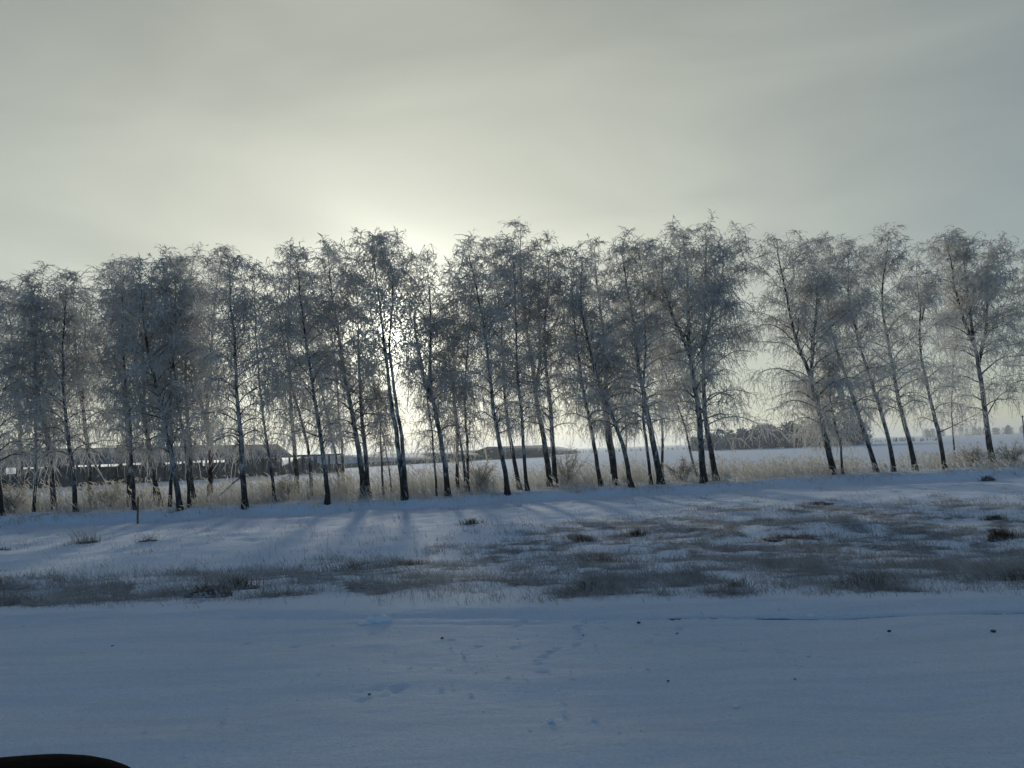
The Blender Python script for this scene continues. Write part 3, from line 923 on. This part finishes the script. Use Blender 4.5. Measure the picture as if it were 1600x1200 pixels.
def tuft(name, px, py, rad, ht, n, label, mat, lean=0.6, seed=0, cat='grass tuft', group=None, mound=0.16, stalks=0):
    """a grass tussock: earth mound with blades springing from it."""
    rg = np.random.default_rng(5000 + seed)
    c = ground_hit(px, py)
    root = empty(name, c, label, cat, group)
    # mound
    bm = bmesh.new()
    bmesh.ops.create_icosphere(bm, subdivisions=3, radius=1.0)
    for v in bm.verts:
        k = (0.72 if cat == 'mound' else 0.4) + 0.55 * float(vnoise(v.co.x * 2.6 + seed, v.co.y * 2.6 + v.co.z * 3.1, 5)) + 0.15 * float(vnoise(v.co.x * 7, v.co.z * 7 + v.co.y * 5 + seed, 6))
        v.co = Vector((v.co.x * rad * k, v.co.y * rad * 0.7 * k, v.co.z * ht * mound * k))
    me = bpy.data.meshes.new('mound'); bm.to_mesh(me); bm.free()
    for p in me.polygons: p.use_smooth = True
    link('mound', me, M_EARTH, root)
    if n:
        n = int(n * 2.2)
        a = rg.uniform(0, 2 * math.pi, n); q = np.clip(np.abs(rg.normal(size=n)) * 0.75, 0, 2.4) * rad
        xy = np.stack([c[0] + np.cos(a) * q, c[1] + np.sin(a) * q * 0.7], 1)
        hgt = ht * rg.uniform(0.25, 1.15, n)
        z = ground_z(xy[:, 0], xy[:, 1]) - 0.01 + ht * mound * 0.7 * np.sqrt(np.clip(1 - (q / rad) ** 2, 0, 1)) * 0.8
        az = a + rg.normal(size=n) * 0.7
        ln = lean * rg.uniform(0.2, 1.2, n)
        s = np.linspace(0, 1, 4)
        side = np.stack([np.cos(az) * ln - 0.15, np.sin(az) * ln, 0 * az], 1)
        P = np.concatenate([xy, z[:, None]], 1)[:, None, :] + hgt[:, None, None] * (s[None, :, None] * np.array([0, 0, 1]) + (s ** 2)[None, :, None] * side[:, None, :])
        wv = 0.0035 * max(1, c[1] / 11)
        V, Q = tubes(P, wv * (1 - 0.75 * s)[None] * np.ones((n, 1)), 2, rg)
        tag(link('blades', mesh_np('blades', V - c, Q), mat, root), kind='stuff')
    return root


GT = 'grass tussocks on the verge'
M_RUST = mat_thin('rusty_grass', [(0.3, (0.05, 0.03, 0.02)), (0.55, (0.15, 0.085, 0.055)), (0.8, (0.28, 0.2, 0.15))], 5.0, 0.25, (0.25, 0.15, 0.08))
M_OLIVE = mat_thin('olive_grass', [(0.3, (0.025, 0.024, 0.014)), (0.55, (0.07, 0.06, 0.035)), (0.8, (0.14, 0.12, 0.08))], 5.0, 0.25, (0.15, 0.12, 0.06))
tuft('grass_tussock', 942, 880, .42, .14, 260, 'wide reddish-brown grass tussock in the middle of the verge', M_RUST, seed=1, group=GT)
tuft('grass_tussock', 920, 922, .22, .10, 120, 'small dark tussock at the road edge below the reddish one', M_OLIVE, seed=2, group=GT)
tuft('grass_tussock', 1562, 842, .30, .17, 260, 'big dark olive grass hump near the right edge', M_OLIVE, lean=.7, seed=3, group=GT, mound=.6)
tuft('grass_tussock', 1556, 813, .32, .11, 160, 'dark hump standing just behind the big olive one', M_OLIVE, lean=.4, seed=4, group=GT, mound=.7)
tuft('grass_tussock', 995, 838, .22, .2, 120, 'small dark round tussock at mid verge, right of centre', M_OLIVE, seed=5, group=GT)
tuft('grass_tussock', 908, 845, .45, .14, 160, 'flat dark tussock left of the small round one', M_OLIVE, seed=6, group=GT)
tuft('grass_tussock', 1150, 917, .12, .10, 60, 'tiny dark tuft at the road edge, right of centre', M_OLIVE, seed=7, group=GT)
tuft('grass_tussock', 640, 884, .4, .12, 160, 'reddish low tussock on the left half of the verge', M_RUST, seed=8, group=GT)
tuft('grass_tussock', 1232, 842, .8, .10, 260, 'long reddish grass streak on the right half of the verge', M_RUST, seed=9, group=GT)
tuft('grass_tussock', 550, 892, .4, .16, 140, 'dark scrubby tuft left of centre near the road', M_OLIVE, seed=10, group=GT)
tuft('grass_tussock', 375, 918, .3, .14, 120, 'dark tuft just right of the earth mound', M_OLIVE, seed=11, group=GT)
tuft('grass_tussock', 1350, 914, .3, .12, 120, 'dark tuft among stalks at the right road edge', M_OLIVE, seed=12, group=GT)
tuft('grass_tussock', 1590, 905, .3, .10, 90, 'low dark tuft touching the right edge of the picture', M_OLIVE, seed=13, group=GT)
tuft('grass_tussock', 1282, 787, .55, .10, 90, 'dark tuft alone on the smooth snow strip, right side', M_OLIVE, seed=14, group=GT)
tuft('grass_tussock', 736, 818, .3, .16, 90, 'small tuft on sunlit snow below the three close birches', M_OLIVE, seed=15, group=GT)
tuft('grass_tussock', 4, 861, .3, .10, 60, 'dark tuft touching the left edge of the picture', M_OLIVE, seed=16, group=GT)
tuft('weed_clump', 136, 848, .42, .45, 60, 'dry weed clump with tall thin stalks on left snow', M_SHORT, lean=.5, seed=17, mound=.15, cat='weed')
tuft('weed_clump', 232, 845, .35, .22, 40, 'low spread weed right of the tall-stalked clump', M_SHORT, lean=1.3, seed=18, mound=.15, cat='weed')
tuft('earth_mound', 326, 932, .24, .12, 70, 'dark bare earth mound at the road edge, left side', M_OLIVE, seed=19, cat='mound', mound=.6)
tuft('earth_mound', 1544, 751, .3, .2, 60, 'dark clump at the end of the grass strip, right', M_OLIVE, seed=20, cat='mound', mound=.9)



def shrub(px, py, rad, ht, label, seed, n=26):
    """frosted undergrowth bush: stems fanning up from one foot, each with side twigs."""
    rg = np.random.default_rng(8000 + seed)
    c = ground_hit(px, py)
    root = empty('frosted_shrub', c, label, 'shrub', 'frosted shrubs under the birches')
    a = rg.uniform(0, 2 * math.pi, n)
    sp = rg.uniform(0.15, 1.0, n)
    d0 = norm(np.stack([np.cos(a) * sp * 0.7, np.sin(a) * sp * 0.7, 0 * a + 1], 1))
    d1 = norm(np.stack([np.cos(a) * sp * rad * 1.5, np.sin(a) * sp * rad * 1.5, 0 * a + ht * 0.6], 1))
    s0 = np.tile(c - [0, 0, 0.05], (n, 1)) + rg.normal(size=(n, 3)) * [0.12, 0.12, 0]
    P = grow(s0, d0, d1, ht * rg.uniform(0.7, 1.2, n), 7, 0.12, rg)
    V, Q = tubes(P, np.linspace(0.014, 0.005, 7)[None] * np.ones((n, 1)), 3, rg)
    link('stems', mesh_np('stems', V - c, Q), M_BRANCH, root)
    i2 = np.repeat(np.arange(n), 34)
    p2, t2 = pick(P, i2, rg.uniform(0.15, 1, len(i2)))
    dd = norm(t2 * 0.6 + norm(rg.normal(size=(len(i2), 3))) * 0.9 + [0, 0, 0.2])
    P2 = grow(p2, dd, norm(dd + [0, 0, -0.5]), rg.uniform(0.12, 0.42, len(i2)), 3, 0.15, rg)
    V, Q = tubes(P2, np.array([0.009, 0.012, 0.005])[None] * np.ones((len(i2), 1)), 2, rg)
    link('twigs', mesh_np('twigs', V - c, Q), M_SHRUB, root)


M_SHRUB = mat_thin('frosted_shrub_twig', [(0.3, (0.24, 0.215, 0.19)), (0.5, (0.45, 0.43, 0.40)), (0.75, (0.70, 0.70, 0.69))], 2.0, 0.42, (0.62, 0.58, 0.52))
for k, (px, py, rad, ht, lab) in enumerate((
        (886, 758, 1.1, 1.9, 'biggest pale frosted shrub right of the fanned birch'),
        (1066, 750, .9, 1.2, 'frosted shrub left of the curving thin birch'),
        (750, 766, .9, 1.4, 'frosted shrub right of the three close stems'),
        (446, 780, 1.0, 1.1, 'brownish frosted shrub left of the thick straight birch'),
        (170, 792, 1.0, 1.2, 'frosted shrub left of the pale thick birch by the stake'),
        (20, 803, 1.2, 1.3, 'frosted shrub nearest the left edge of the picture'),
        (1520, 728, 1.1, 1.3, 'brown frosted shrub left of the big right birch'),
        (1580, 726, 1.1, 1.3, 'frosted shrub nearest the right edge of the picture'))):
    shrub(px, py, rad, ht, lab, k)

# lumps of snow and dirt lying on the road
GC = 'clods on the snowy road'


def clod(px, py, rad, label, mat, seed, flat=0.6, long_=1.0, group=GC, cat='clod', name='dirt_clod'):
    p = road_hit(px, py)
    rad *= 0.62
    bm = bmesh.new()
    bmesh.ops.create_icosphere(bm, subdivisions=3, radius=1.0)
    for v in bm.verts:
        k = 0.6 + 0.8 * float(vnoise(v.co.x * 1.9 + seed * 3, v.co.y * 1.9 + v.co.z * 2.3, 8)) + 0.25 * float(vnoise(v.co.x * 6 + seed, v.co.z * 6 + v.co.y * 4, 9))
        v.co = Vector((v.co.x * rad * k * long_, v.co.y * rad * k, v.co.z * rad * flat * k))
    me = bpy.data.meshes.new(name); bm.to_mesh(me); bm.free()
    for f in me.polygons: f.use_smooth = True
    o = link(name, me, mat)
    o.location = (p[0], p[1], 0.02 + rad * flat * 0.12)
    return tag(o, label, cat, group)


clod(592, 971, .10, 'largest snow lump on the road, below the verge', M_SNOWLUMP, 1, .7, 1.6, cat='snow lump', name='snow_lump')
clod(572, 974, .07, 'snow lump just left of the largest one', M_SNOWLUMP, 2, .5, 1.4, cat='snow lump', name='snow_lump')
clod(577, 1085, .014, 'dark clod in a scuffed patch of road snow', M_EARTH, 3)
clod(876, 1162, .014, 'dark clod nearest the bottom edge of the picture', M_EARTH, 4)
clod(1044, 1064, .013, 'dark clod alone on the right middle of the road', M_EARTH, 5)
clod(1131, 1160, .009, 'faint small clod at the bottom right of centre', M_EARTH, 6)
clod(1389, 986, .022, 'clod below the tyre rut, left of two on the right', M_EARTH, 7)
clod(1552, 986, .026, 'clod below the tyre rut, near the right edge', M_EARTH, 8)
clod(911, 993, .018, 'dark clod beside the animal tracks', M_EARTH, 9)
clod(998, 973, .024, 'clod just right of the tracks near the verge', M_EARTH, 10)
clod(1058, 990, .016, 'small clod right of the animal tracks', M_EARTH, 11)
clod(691, 997, .018, 'small clod right of the largest snow lump', M_EARTH, 12)
clod(176, 1010, .02, 'snowy clod on the left side of the road', M_EARTH, 13)
clod(49, 995, .02, 'small clod nearest the left edge', M_EARTH, 14)
clod(107, 990, .016, 'tiny clod between the two left-side clods', M_EARTH, 15)
clod(1242, 1061, .012, 'faint clod on the right half of the road', M_EARTH, 16)

rg = np.random.default_rng(321)
nc = 1100
dc = rg.uniform(3.0, EDGE - 0.1, nc); lc = rg.uniform(-1, 1, nc) * (dc * 0.8 + 0.6)
keep = rg.random(nc) < np.clip((fbm(lc * 0.8, dc * 1.6, 131, 3) - 0.36) * 4, 0.05, 1)
dc, lc = dc[keep], lc[keep]
bm = bmesh.new(); bmesh.ops.create_icosphere(bm, subdivisions=1, radius=1.0)
iv = np.array([v.co[:] for v in bm.verts]); it = np.array([[v.index for v in f.verts] for f in bm.faces]); bm.free()
cc = np.stack([lc * CY + dc * SY, dc * CY - lc * SY, np.full(len(dc), 0.022)], 1)
rad = rg.lognormal(-5.05, 0.45, len(dc))
V = cc[:, None, :] + iv[None] * rad[:, None, None] * rg.uniform(0.6, 1.4, (len(dc), len(iv), 1)) * np.array([1.3, 1, 0.8])
T = it[None] + (np.arange(len(dc)) * len(iv))[:, None, None]
tag(link('snow_crumbs', mesh_np('snow_crumbs', V.reshape(-1, 3), None, T.reshape(-1, 3)), M_SNOWLUMP), 'tiny crumbs of frozen snow scattered over the road', 'snow', kind='stuff')

# small red scrap at the left border
c = ground_hit(-1, 914)
bm = bmesh.new()
bmesh.ops.create_icosphere(bm, subdivisions=2, radius=1)
for v in bm.verts:
    k = 0.7 + 0.6 * float(vnoise(v.co.x * 2 + 4, v.co.y * 2 + v.co.z * 2, 3))
    v.co = Vector((v.co.x * .035 * k, v.co.y * .03 * k, v.co.z * .05 * k + .04))
me = bpy.data.meshes.new('litter'); bm.to_mesh(me); bm.free()
o = link('litter', me, M_RED); o.location = c
tag(o, 'small red scrap in the grass at the left edge', 'litter')

# thin brown marker stake
c = ground_hit(215, 811)
top = at_depth(213, 776, c[1])
Hs = top[2] - c[2]
stake = empty('wooden_stake', c, 'thin brown wooden stake at the edge of the grass strip', 'stake')
bm = bmesh.new()
rings = []
for z, rr in ((-0.1, .036), (0.3, .037), (Hs * 0.6, .034), (Hs - .05, .034)):
    rings.append([bm.verts.new((rr * math.cos(a * math.pi / 2 + .5) + 0.006 * z, rr * math.sin(a * math.pi / 2 + .5), z)) for a in range(4)])
for a, b in zip(rings[:-1], rings[1:]):
    for j in range(4): bm.faces.new((a[j], a[(j + 1) % 4], b[(j + 1) % 4], b[j]))
me = bpy.data.meshes.new('post'); bm.to_mesh(me); bm.free()
link('post', me, M_STAKE, stake)
bm = bmesh.new()
ring = [bm.verts.new((.036 * math.cos(a * math.pi / 2 + .5) + 0.006 * Hs, .036 * math.sin(a * math.pi / 2 + .5), Hs - .05)) for a in range(4)]
tip = bm.verts.new((0.006 * Hs, 0, Hs + .02))
for j in range(4): bm.faces.new((ring[j], ring[(j + 1) % 4], tip))
me = bpy.data.meshes.new('pointed_tip'); bm.to_mesh(me); bm.free()
link('pointed_tip', me, M_STAKE, stake)

# ------------------------------------------------------------------ farm buildings behind the trees
def land_point(px, depth):
    """a point on the land at this depth, in the picture column px."""
    lo = at_depth(px, 740, depth)
    lo[2] = float(ground_z(lo[0], lo[1]))
    return lo


def frame2(A, B):
    A = np.array(A, float); B = np.array(B, float)
    L = math.hypot(B[0] - A[0], B[1] - A[1])
    return L, math.atan2(B[1] - A[1], B[0] - A[0])


def slab(p, q, r_, s_, th):
    """roof sheet with four lower corners and a thickness."""
    b = np.array([p, q, r_, s_], float)
    return np.concatenate([b, b + np.array([0, 0, th])])


def shed(name, label, A, B, depth, wall_h, ridge_h, roof_mat, wall_mat, eave=0.5, cat='shed', windows=0, hip=0.0):
    L, rot = frame2(A, B)
    root = empty(name, A, label, cat)
    root.rotation_euler = (0, 0, rot)
    t = 0.25
    link('front_wall', boxes_mesh('front_wall', [(L / 2, 0, wall_h / 2 - .2, L, t, wall_h + .4)]), wall_mat, root)
    link('back_wall', boxes_mesh('back_wall', [(L / 2, depth, wall_h / 2 - .2, L, t, wall_h + .4)]), wall_mat, root)
    for x in (0, L):
        V = np.array([[x - t / 2, 0.13, -.4], [x + t / 2, 0.13, -.4], [x + t / 2, depth - .13, -.4], [x - t / 2, depth - .13, -.4],
                      [x - t / 2, 0.13, wall_h], [x + t / 2, 0.13, wall_h], [x + t / 2, depth - .13, wall_h], [x - t / 2, depth - .13, wall_h],
                      [x - t / 2, depth / 2, ridge_h - .12], [x + t / 2, depth / 2, ridge_h - .12]])
        if hip: V[8:, 2] = wall_h + .05
        F = [(0, 3, 2, 1), (0, 1, 5, 4), (2, 3, 7, 6), (1, 2, 6, 5), (3, 0, 4, 7)]
        T = [(4, 8, 7), (5, 6, 9)]
        Q4 = [(4, 5, 9, 8), (8, 9, 6, 7)]
        link('gable_wall', mesh_np('gable_wall', V, np.array(F + Q4), np.array(T), smooth=False), wall_mat, root)
    e = eave; o2 = 0.4
    ez = wall_h - e * (ridge_h - wall_h) / (depth / 2)
    link('roof_slope', boxes_mesh('roof_slope', [slab((-o2, -e, ez), (L + o2, -e, ez), (L + o2 - hip, depth / 2, ridge_h), (-o2 + hip, depth / 2, ridge_h), .1)]), roof_mat, root)
    link('roof_slope', boxes_mesh('roof_slope', [slab((-o2 + hip, depth / 2 + .01, ridge_h), (L + o2 - hip, depth / 2 + .01, ridge_h), (L + o2, depth + e, ez), (-o2, depth + e, ez), .1)]), roof_mat, root)
    if hip:
        for x, xr in ((-o2, -o2 + hip), (L + o2, L + o2 - hip)):
            V = np.array([[x, -e, ez], [x, depth + e, ez], [xr, depth / 2, ridge_h], [x, -e, ez + .09], [x, depth + e, ez + .09], [xr, depth / 2, ridge_h + .09]])
            link('roof_end', mesh_np('roof_end', V, np.array([(0, 1, 4, 3), (1, 2, 5, 4), (2, 0, 3, 5)]), np.array([(0, 2, 1), (3, 4, 5)]), smooth=False), roof_mat, root)
    if windows:
        wm = boxes_mesh('window', [(0, 0, 0, .9, .06, .55)])
        for i in range(windows):
            o = link('window', wm, M_TIMBER, root)
            o.location = ((i + .5) * L / windows, -.16, wall_h * .6)
    return root


# 1: long derelict cattle shed with open sides: roof on posts, low wall, bare frame at its far end
A = land_point(-60, 82.0); B = land_point(452, 108.0)
L, rot = frame2(A, B)
root = empty('cattle_shed', A, 'long derelict open-sided shed with grey roof behind left birches', 'shed')
root.rotation_euler = (0, 0, rot)
Dp, EH, RH = 8.0, 2.55, 4.25
step = 2.6
npost = int(L // step) + 1
pm = boxes_mesh('post', [(0, 0, EH / 2 - .2, .22, .22, EH + .4)])
for i in range(npost):
    for yy in (0, Dp):
        o = link('post', pm, M_TIMBER, root)
        o.location = (i * step, yy, 0)
# low walls between the posts, some bays broken down
wr = random.Random(4)
for i in range(npost - 1):
    for yy in (0, Dp):
        hgt = wr.choice([1.7, 1.9, 2.1, 1.55, 2.45, 1.8, 2.2]) if wr.random() < .95 else 1.2
        ln = step - .24
        o = link('wall_panel', boxes_mesh('wall_panel', [(ln / 2 + .12, 0, hgt / 2 - .2, ln, .2, hgt + .4)]), M_WALL, root)
        o.location = (i * step, yy, 0)
sm = boxes_mesh('stud', [(0, 0, EH / 2, .1, .1, EH)])
for i in range(npost - 1):
    for yy in (0.01, Dp):
        for q in ((.5,) if wr.random() < .5 else (.33, .66)):
            o = link('stud', sm, M_TIMBER, root); o.location = ((i + q) * step, yy - .16, 0)
for yy in (0, Dp):
    link('eave_beam', boxes_mesh('eave_beam', [(L / 2, yy, EH + .1, L + .4, .2, .2)]), M_TIMBER, root)
link('ridge_beam', boxes_mesh('ridge_beam', [(L / 2, Dp / 2, RH - .12, L + .3, .18, .2)]), M_TIMBER, root)
e = .7
ez = EH + .22 - e * (RH - EH) / (Dp / 2)
nsheet = 14
for sidei in (0, 1):
    for i in range(nsheet):                        # roof laid in separate sheets, a few have slipped
        x0, x1 = -.4 + (L + .8) * i / nsheet, -.4 + (L + .8) * (i + 1) / nsheet - .03
        zz = wr.uniform(-.04, .04); sl_ = wr.uniform(0, .25)
        if sidei == 0:
            bx_ = slab((x0, -e - sl_, ez - sl_ * .4 + zz), (x1, -e - sl_, ez - sl_ * .4 + zz), (x1, Dp / 2, RH + .1 + zz), (x0, Dp / 2, RH + .1 + zz), .1)
        else:
            bx_ = slab((x0, Dp / 2 + .02, RH + .1 + zz), (x1, Dp / 2 + .02, RH + .1 + zz), (x1, Dp + e, ez + zz), (x0, Dp + e, ez + zz), .1)
        link('roof_sheet', boxes_mesh('roof_sheet', [bx_]), M_ROOF, root)
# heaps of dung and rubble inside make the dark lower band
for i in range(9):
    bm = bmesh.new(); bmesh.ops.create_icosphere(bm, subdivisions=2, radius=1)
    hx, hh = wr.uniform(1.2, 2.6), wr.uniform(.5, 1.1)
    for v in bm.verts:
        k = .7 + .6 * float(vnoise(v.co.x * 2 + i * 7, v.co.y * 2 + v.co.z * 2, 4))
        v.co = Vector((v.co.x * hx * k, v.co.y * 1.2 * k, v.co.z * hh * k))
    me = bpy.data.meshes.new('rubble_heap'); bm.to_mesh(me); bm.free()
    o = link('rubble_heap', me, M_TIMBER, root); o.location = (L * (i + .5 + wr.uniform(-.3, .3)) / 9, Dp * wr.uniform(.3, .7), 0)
# bare frame beyond the roof
x0 = L
for i in range(1, 5):
    for yy in (0, Dp):
        o = link('post', pm, M_TIMBER, root); o.location = (x0 + i * 2.1, yy, 0)
    V = [(x0 + i * 2.1, Dp / 2, EH + .12, .16, Dp, .16)]
    link('cross_beam', boxes_mesh('cross_beam', V), M_TIMBER, root)
for yy in (0, Dp):
    link('eave_beam', boxes_mesh('eave_beam', [(x0 + 4.5, yy, EH + .02, 8.6, .16, .16)]), M_TIMBER, root)
    link('wall_panel', boxes_mesh('wall_panel', [(x0 + 4.5, yy, .45, 8.6, .18, 1.6)]), M_WALL, root)

shed('low_shed', 'long low shed with snow-dusted roof right of the open frame', land_point(503, 150), land_point(697, 192), 9, 1.05, 2.5, M_ROOFSNOW, M_TIMBER)
shed('low_shed', 'dark low shed behind the three close birches', land_point(690, 186), land_point(748, 205), 8, 1.5, 2.3, M_ROOF, M_TIMBER)
shed('low_shed', 'snow-roofed shed between three close stems and the dark barn', land_point(738, 212), land_point(786, 232), 8, 1.1, 2.7, M_ROOFSNOW, M_TIMBER)
shed('barn', 'dark barn behind the big fanned birch', land_point(784, 214), land_point(868, 236), 9, 2.3, 3.5, M_ROOF, M_TIMBER, windows=5)
shed('hipped_shed', 'pale hip-roofed shed at the end of the farm', land_point(852, 290), land_point(903, 312), 12, 1.4, 3.1, M_ROOFSNOW, M_WALL, hip=5.0)


# dark evergreens and bushes by the farm
def conifer(px, depth, h, label, seed):
    rg = np.random.default_rng(900 + seed)
    c = land_point(px, depth)
    root = empty('spruce_tree', c, label, 'tree', 'dark evergreens by the farm')
    P = np.array([[[0, 0, -.1], [0, 0, h * .5], [0, 0, h]]]); V, Q = tubes(P, np.array([[.12, .07, .02]]), 6, rg)
    link('trunk', mesh_np('trunk', V, Q), M_TIMBER, root)
    n = 700
    z = rg.uniform(.08, 1, n); a = rg.uniform(0, 6.28, n)
    R = (1 - z) * h * .33 + .1
    s0 = np.stack([0 * z, 0 * z, z * h], 1)
    d0 = np.stack([np.cos(a), np.sin(a), 0 * a + .1], 1); d1 = np.stack([np.cos(a), np.sin(a), 0 * a - .5], 1)
    P = grow(s0, norm(d0), norm(d1), R * rg.uniform(.6, 1.1, n), 4, .1, rg)
    V, Q = tubes(P, np.array([.05, .11, .09, .02])[None] * np.ones((n, 1)), 2, rg)
    link('crown', mesh_np('crown', V, Q), M_CONIF, root)


conifer(107, 96, 2.6, 'small pointed evergreen before the left end of the shed', 1)
conifer(186, 92, 2.2, 'dark evergreen left of the wooden stake, by the shed', 2)
conifer(6, 78, 1.5, 'dark low evergreen at the left edge below the shed', 3)


# ------------------------------------------------------------------ far woods (each reads as one mass)
def far_wood(name, label, px0, px1, d0, d1, n, hmin, hmax, seed, prof=None):
    rg = np.random.default_rng(700 + seed)
    VQ = []
    for i in range(n):
        u = rg.uniform(0, 1)
        c = land_point(px0 + (px1 - px0) * u, rg.uniform(d0, d1))
        h = rg.uniform(hmin, hmax) * (prof(u) if prof else 1)
        VQ.append(tubes(np.array([[c, c + [0, 0, h * .5], c + [0, 0, h * .95]]]), np.array([[.16, .1, .03]]), 3, rg))
        m = 190 if h > 3 else 40
        z = rg.uniform(.0, 1, m)
        a = rg.uniform(0, 6.28, m)
        rad = h * .30 * np.sin(np.clip(z * .82 + .16, 0, 1) * math.pi) ** .6 * np.sqrt(rg.random(m))
        s = c + np.stack([np.cos(a) * rad, np.sin(a) * rad, z * h], 1)
        dd = norm(np.stack([np.cos(a) * .6, np.sin(a) * .6, .8 + 0 * a], 1) + rg.normal(size=(m, 3)) * .5)
        L = rg.uniform(.5, 1.2, m) * h / 8
        VQ.append(tubes(np.stack([s, s + dd * L[:, None] * .5, s + dd * L[:, None]], 1), np.array([.08, .17, .03])[None] * np.ones((m, 1)) * h / 7, 2, rg))
    V, Q = join([vq for vq in VQ])
    tag(link(name, mesh_np(name, V, Q), M_WOOD), label, 'wood', kind='stuff')


far_wood('far_wood', 'dark leafless wood beyond the field behind the wide gap', 1084, 1362, 225, 262, 150, 3.8, 6.8, 1, prof=lambda u: 0.62 + 0.55 * math.sin(min(1, u * 1.25 + .08) * math.pi * .62))
far_wood('far_scrub', 'thin dark line of scrub along the far field edge', 880, 1110, 330, 400, 70, .8, 1.6, 2)
far_wood('far_scrub', 'dark hedge line at the field edge right of the wood', 1330, 1470, 300, 380, 60, 1.0, 2.0, 3)
far_wood('distant_forest', 'low distant forest on the right horizon', 1440, 1760, 800, 950, 70, 6.5, 9.5, 4)

# post at the very right border
c = land_point(1606, 150)
z1 = at_depth(1599, 649, 150)[2]
pole = empty('utility_pole', c, 'dark pole in the field at the right edge', 'pole')
V, Q = tubes(np.array([[[0, 0, -.3], [0, 0, (z1 - c[2]) * .5], [0, 0, z1 - c[2]]]]), np.array([[.14, .12, .1]]), 8, rng)
link('post', mesh_np('post', V, Q), M_TIMBER, pole)
link('crossarm', boxes_mesh('crossarm', [(0, 0, z1 - c[2] - .25, .1, 1.0, .1)]), M_TIMBER, pole)

# ------------------------------------------------------------------ dark rounded car mirror housing, close to the camera
mc = at_depth(0, 1366, 0.62)
root = empty('car_mirror', mc, 'black rounded car mirror housing in the bottom left corner', 'car mirror')
bm = bmesh.new()
bmesh.ops.create_uvsphere(bm, u_segments=48, v_segments=24, radius=1)
for v in bm.verts:
    x, y, z = v.co
    f = lambda q, p: math.copysign(abs(q) ** p, q)
    v.co = Vector((f(x, .75) * .125, f(y, .8) * .06, f(z, .7) * .082))
bmesh.ops.rotate(bm, verts=bm.verts, cent=(0, 0, 0), matrix=Matrix.Rotation(math.radians(-2), 3, 'Y'))
me = bpy.data.meshes.new('housing'); bm.to_mesh(me); bm.free()
for f in me.polygons: f.use_smooth = True
link('housing', me, M_BLACK, root)
link('bracket', boxes_mesh('bracket', [(-.12, -.02, -.07, .12, .05, .04)]), M_BLACK, root)

# ------------------------------------------------------------------ winter haze
hz = boxes_mesh('haze', [(0, 1500, 12.0, 5200, 3600, 32.0)])
hm = bpy.data.materials.new('haze_air')
hm.use_nodes = True
ht = hm.node_tree
ht.nodes.clear()
ho = N(ht, 'ShaderNodeOutputMaterial')
pv = N(ht, 'ShaderNodeVolumePrincipled')
pv.inputs['Color'].default_value = (0.82, 0.91, 1.0, 1)
pv.inputs['Density'].default_value = HAZE
pv.inputs['Anisotropy'].default_value = 0.45
ht.links.new(pv.outputs[0], ho.inputs['Volume'])
tag(link('haze', hz, hm), 'thin cold winter haze over the field', 'haze', kind='stuff')
